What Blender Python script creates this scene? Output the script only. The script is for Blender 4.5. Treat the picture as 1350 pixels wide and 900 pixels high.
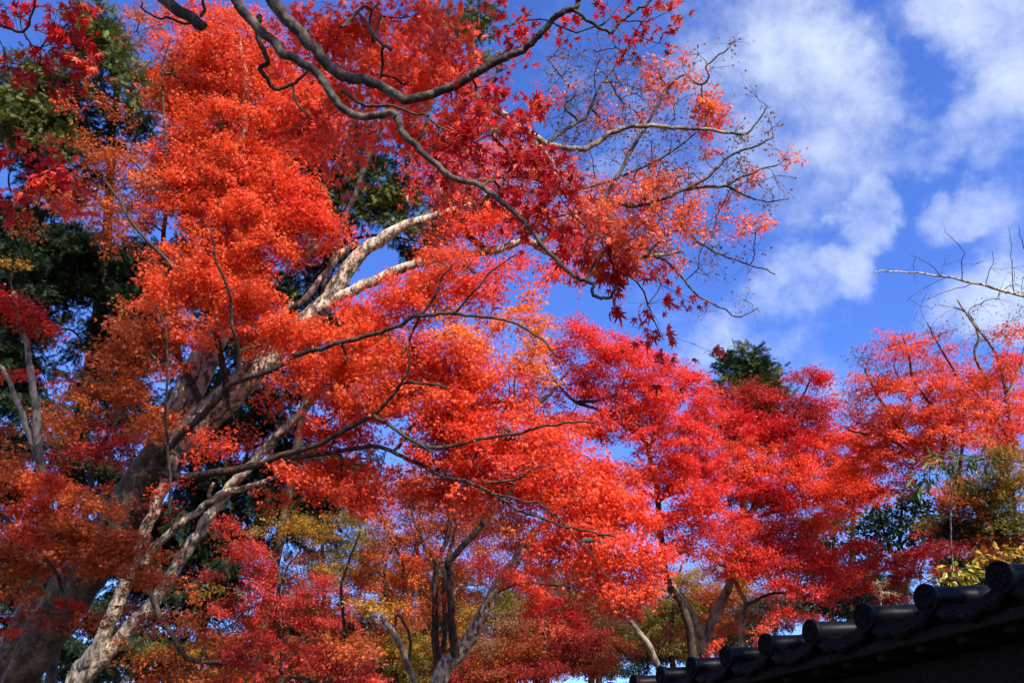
import bpy, math, random
import numpy as np
from math import radians as R, sin, cos, pi

for o in list(bpy.data.objects): bpy.data.objects.remove(o)
SC = bpy.context.scene
COL = SC.collection
rng = np.random.default_rng(11)
random.seed(11)

# ---------------------------------------------------------------- camera
PITCH = R(30.8)
FPX = 1060.0                                  # focal length in photo pixels (1350 wide)
EYE = np.array([0.0, 0.0, 1.6])
cam_d = bpy.data.cameras.new('camera'); cam = bpy.data.objects.new('camera', cam_d)
COL.objects.link(cam); SC.camera = cam
cam_d.sensor_fit = 'HORIZONTAL'; cam_d.sensor_width = 36.0; cam_d.lens = 36.0 * FPX / 1350.0
cam_d.clip_start = 0.05; cam_d.clip_end = 3000
cam.location = EYE; cam.rotation_euler = (R(90) + PITCH, 0, 0)

FWD = np.array([0, cos(PITCH), sin(PITCH)]); UP = np.array([0, -sin(PITCH), cos(PITCH)]); RIGHT = np.array([1.0, 0, 0])
def at(px, py, d):
    "world point seen at a photo pixel, d metres in front of the lens"
    px = np.asarray(px, float); py = np.asarray(py, float); d = np.asarray(d, float)
    return EYE + FWD * d[..., None] + RIGHT * ((px - 675) / FPX * d)[..., None] + UP * ((450 - py) / FPX * d)[..., None]

# ---------------------------------------------------------------- light
SUN_AZ, SUN_EL = R(150), R(37)                # azimuth clockwise from the view direction (+Y)
SUN_DIR = np.array([sin(SUN_AZ) * cos(SUN_EL), cos(SUN_AZ) * cos(SUN_EL), sin(SUN_EL)])
sun_d = bpy.data.lights.new('sun', 'SUN'); sun_d.energy = 5.0; sun_d.angle = R(0.53); sun_d.color = (1.0, 0.95, 0.86)
sun = bpy.data.objects.new('sun', sun_d); COL.objects.link(sun); sun.location = (0, 0, 40)
from mathutils import Vector, Matrix
sun.rotation_euler = Vector(SUN_DIR).to_track_quat('Z', 'Y').to_euler()

vs = SC.view_settings
vs.view_transform = 'Standard'; vs.look = 'None'; vs.gamma = 1.0; vs.exposure = 1.0; vs.use_curve_mapping = False
SC.cycles.max_bounces = 7; SC.cycles.diffuse_bounces = 4; SC.cycles.glossy_bounces = 2
SC.cycles.transmission_bounces = 3; SC.cycles.transparent_max_bounces = 4
SC.cycles.caustics_reflective = False; SC.cycles.caustics_refractive = False

def build_world():
    w = bpy.data.worlds.new('World'); SC.world = w; w.use_nodes = True
    nt = w.node_tree; N = nt.nodes; L = nt.links
    for n in list(N): N.remove(n)
    out = N.new('ShaderNodeOutputWorld'); bg = N.new('ShaderNodeBackground'); bg.inputs['Strength'].default_value = 0.121
    sky = N.new('ShaderNodeTexSky'); sky.sky_type = 'NISHITA'; sky.sun_disc = False
    sky.sun_elevation = SUN_EL; sky.sun_rotation = SUN_AZ
    sky.altitude = 300; sky.air_density = 1.0; sky.dust_density = 0.7; sky.ozone_density = 3.5
    hsv = N.new('ShaderNodeHueSaturation'); hsv.inputs['Saturation'].default_value = 1.08; hsv.inputs['Value'].default_value = 1.0
    hsv.inputs['Hue'].default_value = 0.508
    tint = N.new('ShaderNodeMix'); tint.data_type = 'RGBA'; tint.blend_type = 'MULTIPLY'; tint.inputs['Factor'].default_value = 1.0
    tint.inputs['B'].default_value = (0.86, 1.00, 1.36, 1); L.new(sky.outputs[0], tint.inputs['A']); L.new(tint.outputs['Result'], hsv.inputs['Color'])
    tc = N.new('ShaderNodeTexCoord')
    # warped direction for ragged cloud rims
    n1 = N.new('ShaderNodeTexNoise'); n1.inputs['Scale'].default_value = 7.0; n1.inputs['Detail'].default_value = 7; n1.inputs['Roughness'].default_value = 0.58
    L.new(tc.outputs['Generated'], n1.inputs['Vector'])
    sub = N.new('ShaderNodeVectorMath'); sub.operation = 'SUBTRACT'; L.new(n1.outputs['Color'], sub.inputs[0]); sub.inputs[1].default_value = (.5, .5, .5)
    sc_ = N.new('ShaderNodeVectorMath'); sc_.operation = 'SCALE'; L.new(sub.outputs[0], sc_.inputs[0]); sc_.inputs['Scale'].default_value = 0.16
    add = N.new('ShaderNodeVectorMath'); add.operation = 'ADD'; L.new(tc.outputs['Generated'], add.inputs[0]); L.new(sc_.outputs[0], add.inputs[1])
    nrm = N.new('ShaderNodeVectorMath'); nrm.operation = 'NORMALIZE'; L.new(add.outputs[0], nrm.inputs[0])
    clouds = [(1035,30,70,.8),(1075,75,75,.95),(1110,105,60,.85),(1000,120,90,.6),(1050,150,90,.75),(1120,175,70,.85),(1170,200,50,.8),(1205,210,30,.6),
              (950,100,90,.55),(890,180,110,.5),(990,220,90,.55),(1080,215,70,.6),(930,260,70,.4),(860,250,80,.45),
              (1155,262,32,.85),(1135,300,45,.95),(1095,335,45,.8),(1040,360,55,.6),(990,375,45,.4),(1165,325,22,.4),
              (1255,15,55,.95),(1300,40,65,1.0),(1350,80,70,1.),(1295,115,45,.75),(1265,150,42,.7),(1240,185,36,.6),(1320,175,45,.6),(1355,160,55,.65),(1370,30,80,1.),(1215,5,40,.5),
              (1255,285,38,.75),(1300,275,42,.8),(1345,275,40,.7),(1235,298,25,.5),
              (945,430,60,.5),(1020,462,45,.42),(880,400,50,.35),(1300,405,60,.85),(1345,400,60,.95),(1250,430,50,.6),(880,60,80,.4),(1110,490,45,.4),(1160,450,40,.35),
              (300,200,260,.3),(500,-250,200,.6),(1700,300,250,.8),(1600,800,200,.6),(-300,500,250,.6)]
    prev = None
    for (px, py, r, a) in clouds:
        d = at(px, py, 1.0) - EYE; d = d / np.linalg.norm(d)
        dp = N.new('ShaderNodeVectorMath'); dp.operation = 'DOT_PRODUCT'; L.new(nrm.outputs[0], dp.inputs[0]); dp.inputs[1].default_value = tuple(d)
        ang = r / FPX
        mr = N.new('ShaderNodeMapRange'); mr.interpolation_type = 'SMOOTHSTEP'
        mr.inputs['From Min'].default_value = cos(ang * 1.3); mr.inputs['From Max'].default_value = cos(ang * 0.25)
        mr.inputs['To Min'].default_value = 0; mr.inputs['To Max'].default_value = a
        L.new(dp.outputs['Value'], mr.inputs['Value'])
        if prev is None: prev = mr.outputs[0]
        else:
            mx = N.new('ShaderNodeMath'); mx.operation = 'SMOOTH_MAX'; mx.inputs[2].default_value = 0.25
            L.new(prev, mx.inputs[0]); L.new(mr.outputs[0], mx.inputs[1]); prev = mx.outputs[0]
    n2 = N.new('ShaderNodeTexNoise'); n2.inputs['Scale'].default_value = 9.0; n2.inputs['Detail'].default_value = 9; n2.inputs['Roughness'].default_value = 0.62; n2.inputs['Distortion'].default_value = 0.0
    L.new(tc.outputs['Generated'], n2.inputs['Vector'])
    ma = N.new('ShaderNodeMath'); ma.operation = 'MULTIPLY_ADD'; ma.inputs[1].default_value = 2.1; ma.inputs[2].default_value = -1.10; L.new(n2.outputs['Fac'], ma.inputs[0])
    sm = N.new('ShaderNodeMath'); sm.operation = 'ADD'; L.new(prev, sm.inputs[0]); L.new(ma.outputs[0], sm.inputs[1])
    mul2 = N.new('ShaderNodeMapRange'); mul2.interpolation_type = 'SMOOTHSTEP'
    mul2.inputs['From Min'].default_value = 0.18; mul2.inputs['From Max'].default_value = 1.5; mul2.inputs['To Max'].default_value = 0.92; L.new(sm.outputs[0], mul2.inputs['Value'])
    mix = N.new('ShaderNodeMix'); mix.data_type = 'RGBA'; L.new(mul2.outputs[0], mix.inputs['Factor'])
    L.new(hsv.outputs[0], mix.inputs['A']); mix.inputs['B'].default_value = (3.75, 4.2, 4.95, 1)
    L.new(mix.outputs['Result'], bg.inputs['Color']); L.new(bg.outputs[0], out.inputs[0])
build_world()

# ---------------------------------------------------------------- materials
def mat(name):
    m = bpy.data.materials.new(name); m.use_nodes = True
    nt = m.node_tree
    for n in list(nt.nodes): nt.nodes.remove(n)
    return m, nt.nodes, nt.links
def leaf_material(name, trans=0.45, gloss=0.03, rough=0.4):
    m, N, L = mat(name)
    out = N.new('ShaderNodeOutputMaterial')
    at_ = N.new('ShaderNodeAttribute'); at_.attribute_name = 'Col'
    dif = N.new('ShaderNodeBsdfDiffuse'); tr = N.new('ShaderNodeBsdfTranslucent'); gl = N.new('ShaderNodeBsdfGlossy')
    gl.inputs['Roughness'].default_value = rough
    L.new(at_.outputs['Color'], dif.inputs['Color']); L.new(at_.outputs['Color'], tr.inputs['Color'])
    m1 = N.new('ShaderNodeMixShader'); m1.inputs[0].default_value = trans; L.new(dif.outputs[0], m1.inputs[1]); L.new(tr.outputs[0], m1.inputs[2])
    m2 = N.new('ShaderNodeMixShader'); m2.inputs[0].default_value = gloss; L.new(m1.outputs[0], m2.inputs[1]); L.new(gl.outputs[0], m2.inputs[2])
    L.new(m2.outputs[0], out.inputs[0])
    return m
def bark_material(name, light, dark, lo=0.42, hi=0.6, scale=9.0, bump=0.5):
    m, N, L = mat(name)
    out = N.new('ShaderNodeOutputMaterial'); p = N.new('ShaderNodeBsdfPrincipled'); p.inputs['Roughness'].default_value = 0.9
    p.inputs['Specular IOR Level'].default_value = 0.15
    tc = N.new('ShaderNodeTexCoord')
    n1 = N.new('ShaderNodeTexNoise'); n1.inputs['Scale'].default_value = scale; n1.inputs['Detail'].default_value = 8; n1.inputs['Roughness'].default_value = 0.65
    mp = N.new('ShaderNodeMapping'); mp.inputs['Scale'].default_value = (1, 1, 0.45); L.new(tc.outputs['Object'], mp.inputs['Vector']); L.new(mp.outputs[0], n1.inputs['Vector'])
    r = N.new('ShaderNodeValToRGB'); e = r.color_ramp.elements
    e[0].position = lo; e[0].color = (*dark, 1); e[1].position = hi; e[1].color = (*light, 1)
    k = e.new((lo + hi) / 2); k.color = tuple(0.45 * a + 0.55 * b for a, b in zip(dark, light)) + (1,)
    L.new(n1.outputs['Fac'], r.inputs[0])
    n2 = N.new('ShaderNodeTexNoise'); n2.inputs['Scale'].default_value = 45; n2.inputs['Detail'].default_value = 5; L.new(mp.outputs[0], n2.inputs['Vector'])
    mx = N.new('ShaderNodeMix'); mx.data_type = 'RGBA'; mx.blend_type = 'MULTIPLY'; mx.inputs['Factor'].default_value = 0.7
    L.new(r.outputs[0], mx.inputs['A'])
    rr = N.new('ShaderNodeValToRGB'); rr.color_ramp.elements[0].position = .3; rr.color_ramp.elements[0].color = (.45, .43, .4, 1); rr.color_ramp.elements[1].position = .65; rr.color_ramp.elements[1].color = (1, 1, 1, 1)
    L.new(n2.outputs['Fac'], rr.inputs[0]); L.new(rr.outputs[0], mx.inputs['B'])
    L.new(mx.outputs['Result'], p.inputs['Base Color'])
    b = N.new('ShaderNodeBump'); b.inputs['Strength'].default_value = bump; b.inputs['Distance'].default_value = 0.03
    ad = N.new('ShaderNodeMath'); ad.operation = 'ADD'; L.new(n1.outputs['Fac'], ad.inputs[0]); L.new(n2.outputs['Fac'], ad.inputs[1]); L.new(ad.outputs[0], b.inputs['Height'])
    L.new(b.outputs[0], p.inputs['Normal']); L.new(p.outputs[0], out.inputs[0])
    return m
M_LEAF = leaf_material('maple_leaf', .45, .022, .45)
M_FINE = leaf_material('thin_maple_leaf', 0.5, 0.022, 0.45)
M_NEEDLE = leaf_material('conifer_needles', 0.25, 0.012, 0.5)
M_BROAD = leaf_material('broad_leaf', 0.3, 0.025, 0.4)
M_BARK = bark_material('pale_maple_bark', (.60, .48, .34), (.11, .08, .058), .43, .58, 15)
M_BARK2 = bark_material('grey_maple_bark', (.36, .29, .215), (.09, .07, .055))
M_BROWN = bark_material('brown_old_bark', (.15, .105, .07), (.04, .03, .022), .4, .66, 7)
M_DARK = bark_material('dark_twig_bark', (.10, .07, .05), (.025, .019, .015), .38, .62, 14)
M_LICHEN = bark_material('lichen_branch_bark', (.20, .165, .125), (.05, .04, .034), .46, .66, 12)
M_CON = bark_material('conifer_bark', (.16, .10, .07), (.05, .035, .025), .35, .65, 6)

# ---------------------------------------------------------------- mesh helpers
def raw_mesh(name, verts, tris=None, quads=None, col=None, smooth=False, mats=None):
    me = bpy.data.meshes.new(name)
    nt = 0 if tris is None else len(tris); nq = 0 if quads is None else len(quads)
    me.vertices.add(len(verts)); me.vertices.foreach_set('co', np.ascontiguousarray(verts, np.float32).ravel())
    loops = []
    if nt: loops.append(np.asarray(tris, np.int32).ravel())
    if nq: loops.append(np.asarray(quads, np.int32).ravel())
    loops = np.concatenate(loops)
    me.loops.add(len(loops)); me.loops.foreach_set('vertex_index', loops)
    st = np.concatenate([np.arange(nt) * 3, nt * 3 + np.arange(nq) * 4]).astype(np.int32)
    me.polygons.add(nt + nq); me.polygons.foreach_set('loop_start', st)
    me.update(calc_edges=True)
    if smooth: me.polygons.foreach_set('use_smooth', np.ones(nt + nq, bool))
    if mats is not None:
        me.polygons.foreach_set('material_index', np.asarray(mats, np.int32)); me.polygons.foreach_set('use_smooth', np.asarray(mats) == 1)
    if col is not None:
        a = me.attributes.new('Col', 'FLOAT_COLOR', 'POINT')
        c = np.ones((len(verts), 4), np.float32); c[:, :3] = col; a.data.foreach_set('color', c.ravel())
    return me
def link(name, me, material, parent=None, loc=None):
    o = bpy.data.objects.new(name, me); COL.objects.link(o)
    me.materials.append(material)
    if parent is not None: o.parent = parent
    if loc is not None: o.location = loc
    return o
def tag(o, label, cat, group=None, kind=None):
    if label: o['label'] = label
    if cat: o['category'] = cat
    if group: o['group'] = group
    if kind: o['kind'] = kind
    return o
def unit(v): return v / np.maximum(np.linalg.norm(v, axis=-1, keepdims=True), 1e-9)

def tubes(P, Rad, S=6, bumps=0.0):
    "P (N,K,3) centre lines, Rad (N,K) radii -> verts, quads, tris"
    N_, K = P.shape[:2]
    T = np.empty_like(P); T[:, 1:-1] = P[:, 2:] - P[:, :-2]; T[:, 0] = P[:, 1] - P[:, 0]; T[:, -1] = P[:, -1] - P[:, -2]
    T = unit(T)
    ref = np.where(np.abs(unit(P[:, -1] - P[:, 0])[:, 2:3]) > 0.9, np.array([[1.0, 0.1, 0]]), np.array([[0.08, 0.05, 1.0]]))[:, None, :]
    U = unit(np.cross(T, np.broadcast_to(ref, T.shape))); V = np.cross(T, U)
    a = np.arange(S) / S * 2 * pi
    ring = U[:, :, None, :] * np.cos(a)[None, None, :, None] + V[:, :, None, :] * np.sin(a)[None, None, :, None]
    rr = Rad[:, :, None, None]
    if bumps: rr = rr * (1 + bumps * rng.normal(0, 1, (N_, K, S, 1)))
    verts = (P[:, :, None, :] + ring * rr).reshape(-1, 3)
    base = (np.arange(N_) * K * S)[:, None, None]; k = (np.arange(K - 1) * S)[None, :, None]; s = np.arange(S)[None, None, :]; s2 = (s + 1) % S
    q = np.stack([base + k + s, base + k + s2, base + k + S + s2, base + k + S + s], -1).reshape(-1, 4)
    e = (np.arange(N_) * K * S)[:, None] + (K - 1) * S
    tr = np.stack([np.stack([e[:, 0], e[:, 0] + i, e[:, 0] + i + 1], -1) for i in range(1, S - 1)], 1).reshape(-1, 3)
    return verts, q, tr

def smooth_path(pts, n_per=6):
    pts = np.asarray(pts, float)
    p = np.vstack([2 * pts[0] - pts[1], pts, 2 * pts[-1] - pts[-2]])
    out = []
    for i in range(1, len(p) - 2):
        t = np.linspace(0, 1, n_per, endpoint=False)[:, None]
        a, b, c, d = p[i - 1], p[i], p[i + 1], p[i + 2]
        out.append(0.5 * (2 * b + (c - a) * t + (2 * a - 5 * b + 4 * c - d) * t**2 + (3 * b - a - 3 * c + d) * t**3))
    out.append(p[-2][None]); return np.vstack(out)

# ---------------------------------------------------------------- leaf shapes
def fan(rim, droop):
    rim = np.array(rim, float); v = np.vstack([[0, 0.18, 0], np.c_[rim, -droop * (np.hypot(rim[:, 0], rim[:, 1] - .18)**2) + 0.10 * np.abs(rim[:, 0])]])
    n = len(rim); tri = [(0, 1 + i, 1 + (i + 1) % n) for i in range(n)]
    return v, np.array(tri)
def pol(a, r): return (r * sin(R(a)), r * cos(R(a)) )
def maple(lobes, notch, width):
    rim = []
    for i, (a, r) in enumerate(lobes):
        if width:
            rim += [pol(a - width, r * .62), pol(a, r), pol(a + width, r * .62)]
        else: rim += [pol(a, r)]
        if i < len(lobes) - 1: rim += [pol((a + lobes[i + 1][0]) / 2, notch)]
    rim += [(0.02, -.12), (-.02, -.12)] if width else [(0, -.1)]
    return [(x, y + .05) for x, y in rim]
LEAF5 = fan(maple([(-105, .5), (-52, .82), (0, 1.0), (52, .82), (105, .5)], .30, 0), .35)
LEAF7 = fan(maple([(-128, .42), (-84, .68), (-42, .9), (0, 1.0), (42, .9), (84, .68), (128, .42)], .30, 9), .30)
def oval(l, w):
    v = np.array([[0, 0, 0], [w, .35, .12 * w], [w * .8, .7, 0.0], [0, 1, -.12], [-w * .8, .7, 0.0], [-w, .35, .12 * w], [0, .5, -.03]]) * l
    return v, np.array([(6, 0, 1), (6, 1, 2), (6, 2, 3), (6, 3, 4), (6, 4, 5), (6, 5, 0)])
OVAL = oval(1.0, .27); LANCE = oval(1.0, .09)
def frond():
    V, T = [], []
    r = random.Random(3)
    def blade(o, d, l, w):
        o = np.array(o); d = np.array(d) / np.linalg.norm(d); s = np.cross(d, [0, 0, 1.0]); s /= np.linalg.norm(s); i = len(V)
        V.extend([o - s * w, o + s * w, o + d * l]); T.append((i, i + 1, i + 2))
    blade((0, 0, 0), (0, 1, -.12), 1.0, .03)
    for i in range(7):
        y = .08 + .12 * i; l = .42 * (1 - .45 * y)
        for s in (-1, 1): blade((0, y, -.1 * y), (s * (.75 + .2 * r.random()), .7, r.uniform(-.4, .25)), l, .045)
    return np.array(V), np.array(T)
FROND = frond()
SHAPES = dict(m5=LEAF5, m7=LEAF7, oval=OVAL, lance=LANCE, frond=FROND)

# colours: (from, to) pairs in linear light
PAL = dict(
    O=((.76, .074, .022), (.86, .15, .036)),      # orange red
    OY=((.80, .16, .02), (.88, .32, .04)),      # orange yellow
    R=((.82, .065, .026), (.88, .13, .04)),     # scarlet
    P=((.76, .042, .030), (.86, .085, .045)),      # pink crimson
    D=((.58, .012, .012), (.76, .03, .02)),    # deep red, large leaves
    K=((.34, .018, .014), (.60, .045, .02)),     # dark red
    B=((.42, .07, .018), (.70, .16, .025)),       # brown orange
    T=((.34, .15, .05), (.52, .22, .07)),        # tan
    L=((.82, .13, .045), (.88, .24, .07)),       # pale orange
    Y=((.50, .24, .02), (.66, .36, .04)),        # ochre yellow
    V=((.20, .16, .02), (.36, .28, .03)),        # olive
    G=((.05, .085, .018), (.13, .17, .03)),      # green
    N=((.07, .085, .02), (.17, .17, .04)),   # conifer, sunlight put into the green
    S=((.012, .024, .012), (.03, .045, .016)),   # conifer, shade put into the green
    E=((.015, .028, .012), (.04, .06, .018)),    # evergreen broadleaf
    A=((.20, .075, .03), (.32, .12, .04)),       # dried brown
    W=((.55, .45, .05), (.72, .62, .10)))        # bright yellow

# ---------------------------------------------------------------- trees
class Tree:
    def __init__(s, name, label, cat, base, group=None):
        s.base = np.array(base, float); s.nodes = []; s.rad = []; s.limbs = []; s.clusters = []
        s.root = bpy.data.objects.new(name, None); COL.objects.link(s.root); s.root.location = s.base
        s.root.empty_display_size = .3
        tag(s.root, label, cat, group)
    def limb(s, name, pts, w0, w1, d0, d1, m, to_ground=False, S=10, wob=0.010, bumps=0.015, end_d=None):
        "pts in photo pixels, w0..w1 widths in photo pixels, d0..d1 distances"
        n = len(pts); pts = np.array(pts, float)
        seg = np.r_[0, np.cumsum(np.hypot(*np.diff(pts, axis=0).T))]; t = seg / seg[-1]
        d = d0 + (d1 - d0) * t
        P = at(pts[:, 0], pts[:, 1], d); r = (w0 + (w1 - w0) * t) / FPX * d * .5
        if to_ground:
            dirv = P[0] - P[1]; foot = np.array([s.base[0], s.base[1], -0.1])
            mid = (foot + P[0]) / 2 + np.array([0, 0, -.1]) + .18 * dirv
            P = np.vstack([foot, mid, P]); r = np.r_[r[0] * 1.3, r[0] * 1.05, r]
        k = 7
        path = smooth_path(P, k); rad = np.interp(np.linspace(0, len(P) - 1, len(path)), np.arange(len(P)), r)
        wob_ = rng.normal(0, 1, path.shape); wob_[1:-1] = (wob_[:-2] + wob_[1:-1] + wob_[2:]) / 3
        wob_[0] = wob_[-1] = 0
        path = path + wob_ * (wob + .05 * rad[:, None])
        v, q, tr = tubes(path[None], rad[None], S, bumps)
        s.limbs.append((name, v, q, tr, m))
        s.nodes += list(path); s.rad += list(rad)
        return path
    def strokes(s, rows, shape='m5', size=.075, R0=.28, nleaf=34, flat=.14, thick=None, bright=1.0, cover=1.0, tilt=.35, hang=.55, m=None, twig=1.0):
        "rows: (px,py,rx,ry,angle,depth,palette[,density]) pads of foliage"
        if shape == 'm5': R0 *= 1.18; flat *= .8
        for row in rows:
            px, py, rx, ry, ang, d, pal = row[:7]; dens = row[7] if len(row) > 7 else 1.0
            Rp = R0 / d * FPX
            n = max(1, int(round(((1.8 if dens >= .75 else 1.35) if shape == 'm5' and dens > .1 else 1.3) * cover * min(dens, 1.0)**.5 * pi * rx * ry / (Rp * Rp * 1.05))))
            u = np.sqrt(rng.random(n)); a = rng.random(n) * 2 * pi
            ex = u * np.cos(a) * max(rx - Rp * .45, rx * .25); ey = u * np.sin(a) * max(ry - Rp * .25, ry * .3); c, si = cos(R(ang)), sin(R(ang))
            th = (thick if thick else max(rx, ry) / FPX * d * .75)
            dd = d + th * np.clip(rng.normal(0, .55, n), -1.2, 1.2)
            pts = at(px + ex * c - ey * si, py + ex * si + ey * c, dd)
            for p in pts:
                s.clusters.append(dict(p=p, pal=pal, n=max(1, int(nleaf * NMUL[shape] * dens**.5 * rng.uniform(.7, 1.3))), R=R0 * rng.uniform(.75, 1.25), shape=shape, size=size * SMUL[shape], flat=flat, bright=bright, tilt=tilt, hang=hang, m=m, twig=twig))
    def clear(s, pts, half, d):
        "prune the sprays that hang right in front of a limb"
        pts = np.array(pts, float); keep = []
        for c in s.clusters:
            q = c['p'] - EYE; dep = q @ FWD; x = 675 + FPX * (q @ RIGHT) / dep; y = 450 - FPX * (q @ UP) / dep
            hit = False
            if dep < d:
                for a, b in zip(pts[:-1], pts[1:]):
                    t = np.clip(((x - a[0]) * (b[0] - a[0]) + (y - a[1]) * (b[1] - a[1])) / ((b - a) @ (b - a)), 0, 1)
                    if np.hypot(x - a[0] - t * (b[0] - a[0]), y - a[1] - t * (b[1] - a[1])) < half: hit = True
            if not hit: keep.append(c)
        s.clusters = keep
    def finish(s, bark, leafmat, twig_r=.0032, crown='crown', twigs='branches', maxlen=None):
        nodes = np.array(s.nodes); nn = len(nodes)
        parent = list(range(-1, nn - 1)); desc = {}
        cl = s.clusters; C = np.array([c['p'] for c in cl]); n = len(C)
        allP = [*nodes]; chains = []; par = [-1] * nn; load = [0] * nn; plen = [0.0] * nn
        # nearest node for each cluster
        best = np.full(n, 1e9); bi = np.zeros(n, int)
        for i0 in range(0, nn, 400):
            d = np.linalg.norm(C[:, None] - nodes[None, i0:i0 + 400], axis=2)
            j = d.argmin(1); dm = d[np.arange(n), j]; up = dm < best; best[up] = dm[up]; bi[up] = j[up] + i0
        done = np.zeros(n, bool); node_dir = [None] * nn
        for _ in range(n):
            k = int(np.where(done, 1e9, best).argmin()); done[k] = True
            a = allP[bi[k]]; b = C[k]; L = np.linalg.norm(b - a)
            side = rng.normal(0, 1, 3) * .07 * L; side[2] += .06 * L
            t = np.array([0, .28, .55, .8, 1.0])[:, None]
            P = a + (b - a) * t + side * (4 * t * (1 - t)) + np.where((t > 0) & (t < 1), rng.normal(0, .018 * L, (5, 3)), 0)
            ids = [bi[k]]
            for q in range(1, 5):
                allP.append(P[q]); par.append(ids[-1]); load.append(0); plen.append(plen[bi[k]] + L * t[q, 0]); ids.append(len(allP) - 1)
            chains.append(ids)
            x = ids[-1]; cl[k]['dir'] = unit(b - P[3])
            while x >= 0: load[x] += 1; x = par[x] if x >= nn else -1
            for q in range(1, 5):
                dq = np.linalg.norm(C - P[q], axis=1) + .12 * plen[ids[q]]
                up = (dq < best) & ~done; best[up] = dq[up]; bi[up] = ids[q]
        allP = np.array(allP); ld = np.array(load, float)
        rr = twig_r * np.maximum(ld, 1)**.42
        rr[:nn] = np.minimum(np.array(s.rad) * .8, 1e9)
        ch = np.array(chains); P = allP[ch]; Rd = rr[ch]
        Rd[:, 0] = np.minimum(Rd[:, 0], Rd[:, 1] * 1.15); Rd[:, -1] = np.minimum(Rd[:, -1], Rd[:, -2])
        v1, q1, t1 = tubes(P, Rd, 5)
        # side twigs fanning inside each spray, then the leaves
        tw = []; LV = []; groups = {}
        for c in cl:
            nrm = unit(np.array([rng.normal(0, c['tilt']), rng.normal(0, c['tilt']), 1.0]))
            dv = c['dir'] - nrm * np.dot(c['dir'], nrm) * .8; dv = unit(dv); sd = np.cross(nrm, dv)
            m_ = 6
            an = np.array([-1.9, -1.1, -.45, .25, .9, 1.7]) * (.42 if c['n'] < 14 and c['shape'] == 'm5' else 1) + rng.normal(0, .2, m_); ln = c['R'] * np.array([.7, .85, 1, 1, .85, .7]) * (1.35 if c['n'] < 14 and c['shape'] == 'm5' else 1) * rng.uniform(.7, 1.15, m_)
            dirs = dv[None] * np.cos(an)[:, None] + sd[None] * np.sin(an)[:, None]
            tip = c['p'] + dirs * ln[:, None] + nrm * (rng.normal(0, c['flat'], m_) * c['R'])[:, None] - np.array([0, 0, 1]) * (ln * .18)[:, None]
            mid = (c['p'] + tip) / 2 + rng.normal(0, .06, (m_, 3)) * ln[:, None] + np.array([0, 0, .05]) * ln[:, None]
            for i in range(m_): tw.append((c['p'], mid[i], tip[i], c['twig']))
            # leaves
            n_ = c['n']; wi = rng.integers(0, m_, n_); tt = rng.uniform(.15, 1.12, n_)**.75
            pos = c['p'] + (tip[wi] - c['p']) * tt[:, None] + rng.normal(0, .17, (n_, 3)) * c['R'] * np.array([1, 1, .6])
            ln_ = unit(nrm + rng.normal(0, .62, (n_, 3)))
            td = unit(dirs[wi] + rng.normal(0, .6, (n_, 3)) - np.array([0, 0, c['hang']]))
            f0, f1 = PAL[c['pal']]; k = np.clip(rng.normal(.4, .22) + rng.normal(0, .22, n_), 0, 1)[:, None]
            colr = (np.array(f0) * (1 - k) + np.array(f1) * k) * (c['bright'] * rng.normal(1, .13, n_)[:, None].clip(.55, 1.35))
            sz = c['size'] * rng.normal(1, .2, n_).clip(.5, 1.5)
            groups.setdefault((c['shape'], id(c['m'] or leafmat)), [c['m'] or leafmat, []])[1].append((pos, ln_, td, colr, sz))
        A = np.array([(a, b, c) for a, b, c, _ in tw]); tws = np.array([t[3] for t in tw])
        v2, q2, t2 = tubes(A, np.stack([tws * twig_r * .62, tws * twig_r * .5, tws * twig_r * .3], 1), 3)
        V = np.vstack([v1, v2]) - s.base
        TT = np.vstack([t1, t2 + len(v1)]); TQ = np.vstack([q1, q2 + len(v1)]); first = True
        for nm, v, q, tr, m in s.limbs:
            link(nm, raw_mesh(nm, v - s.base, tr, q, smooth=True), m, s.root)
        for (shape, _), (m, lst) in groups.items():
            pos = np.vstack([l[0] for l in lst]); nr = np.vstack([l[1] for l in lst]); td = np.vstack([l[2] for l in lst]); colr = np.vstack([l[3] for l in lst]); sz = np.concatenate([l[4] for l in lst])
            v = leaf_verts(shape, pos, nr, td, sz)
            sv, st = SHAPES[shape]; n_ = len(pos)
            tri = (st[None] + (np.arange(n_) * len(sv))[:, None, None]).reshape(-1, 3)
            cv = np.repeat(colr, len(sv), 0); v = v - s.base
            if first:                                        # the fine twigs belong to the crown
                nv = len(v); nt_ = len(tri)
                o = link(crown, raw_mesh(crown, np.vstack([v, V]), np.vstack([tri, TT + nv]), TQ + nv, np.vstack([cv, np.full((len(V), 3), .1)]), mats=np.r_[np.zeros(nt_, int), np.ones(len(TT) + len(TQ), int)]), m, s.root)
                o.data.materials.append(bark); first = False
            else: link(crown, raw_mesh(crown, v, tri, None, cv), m, s.root)
            STATS.append((s.root.name, shape, n_))
        return s.root
STATS = []
NMUL = dict(m5=6.0, m7=3.8, oval=1.8, lance=1.8, frond=1.7)      # leaves per spray
SMUL = dict(m5=.46, m7=.50, oval=.8, lance=.9, frond=.85)        # leaf length

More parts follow.
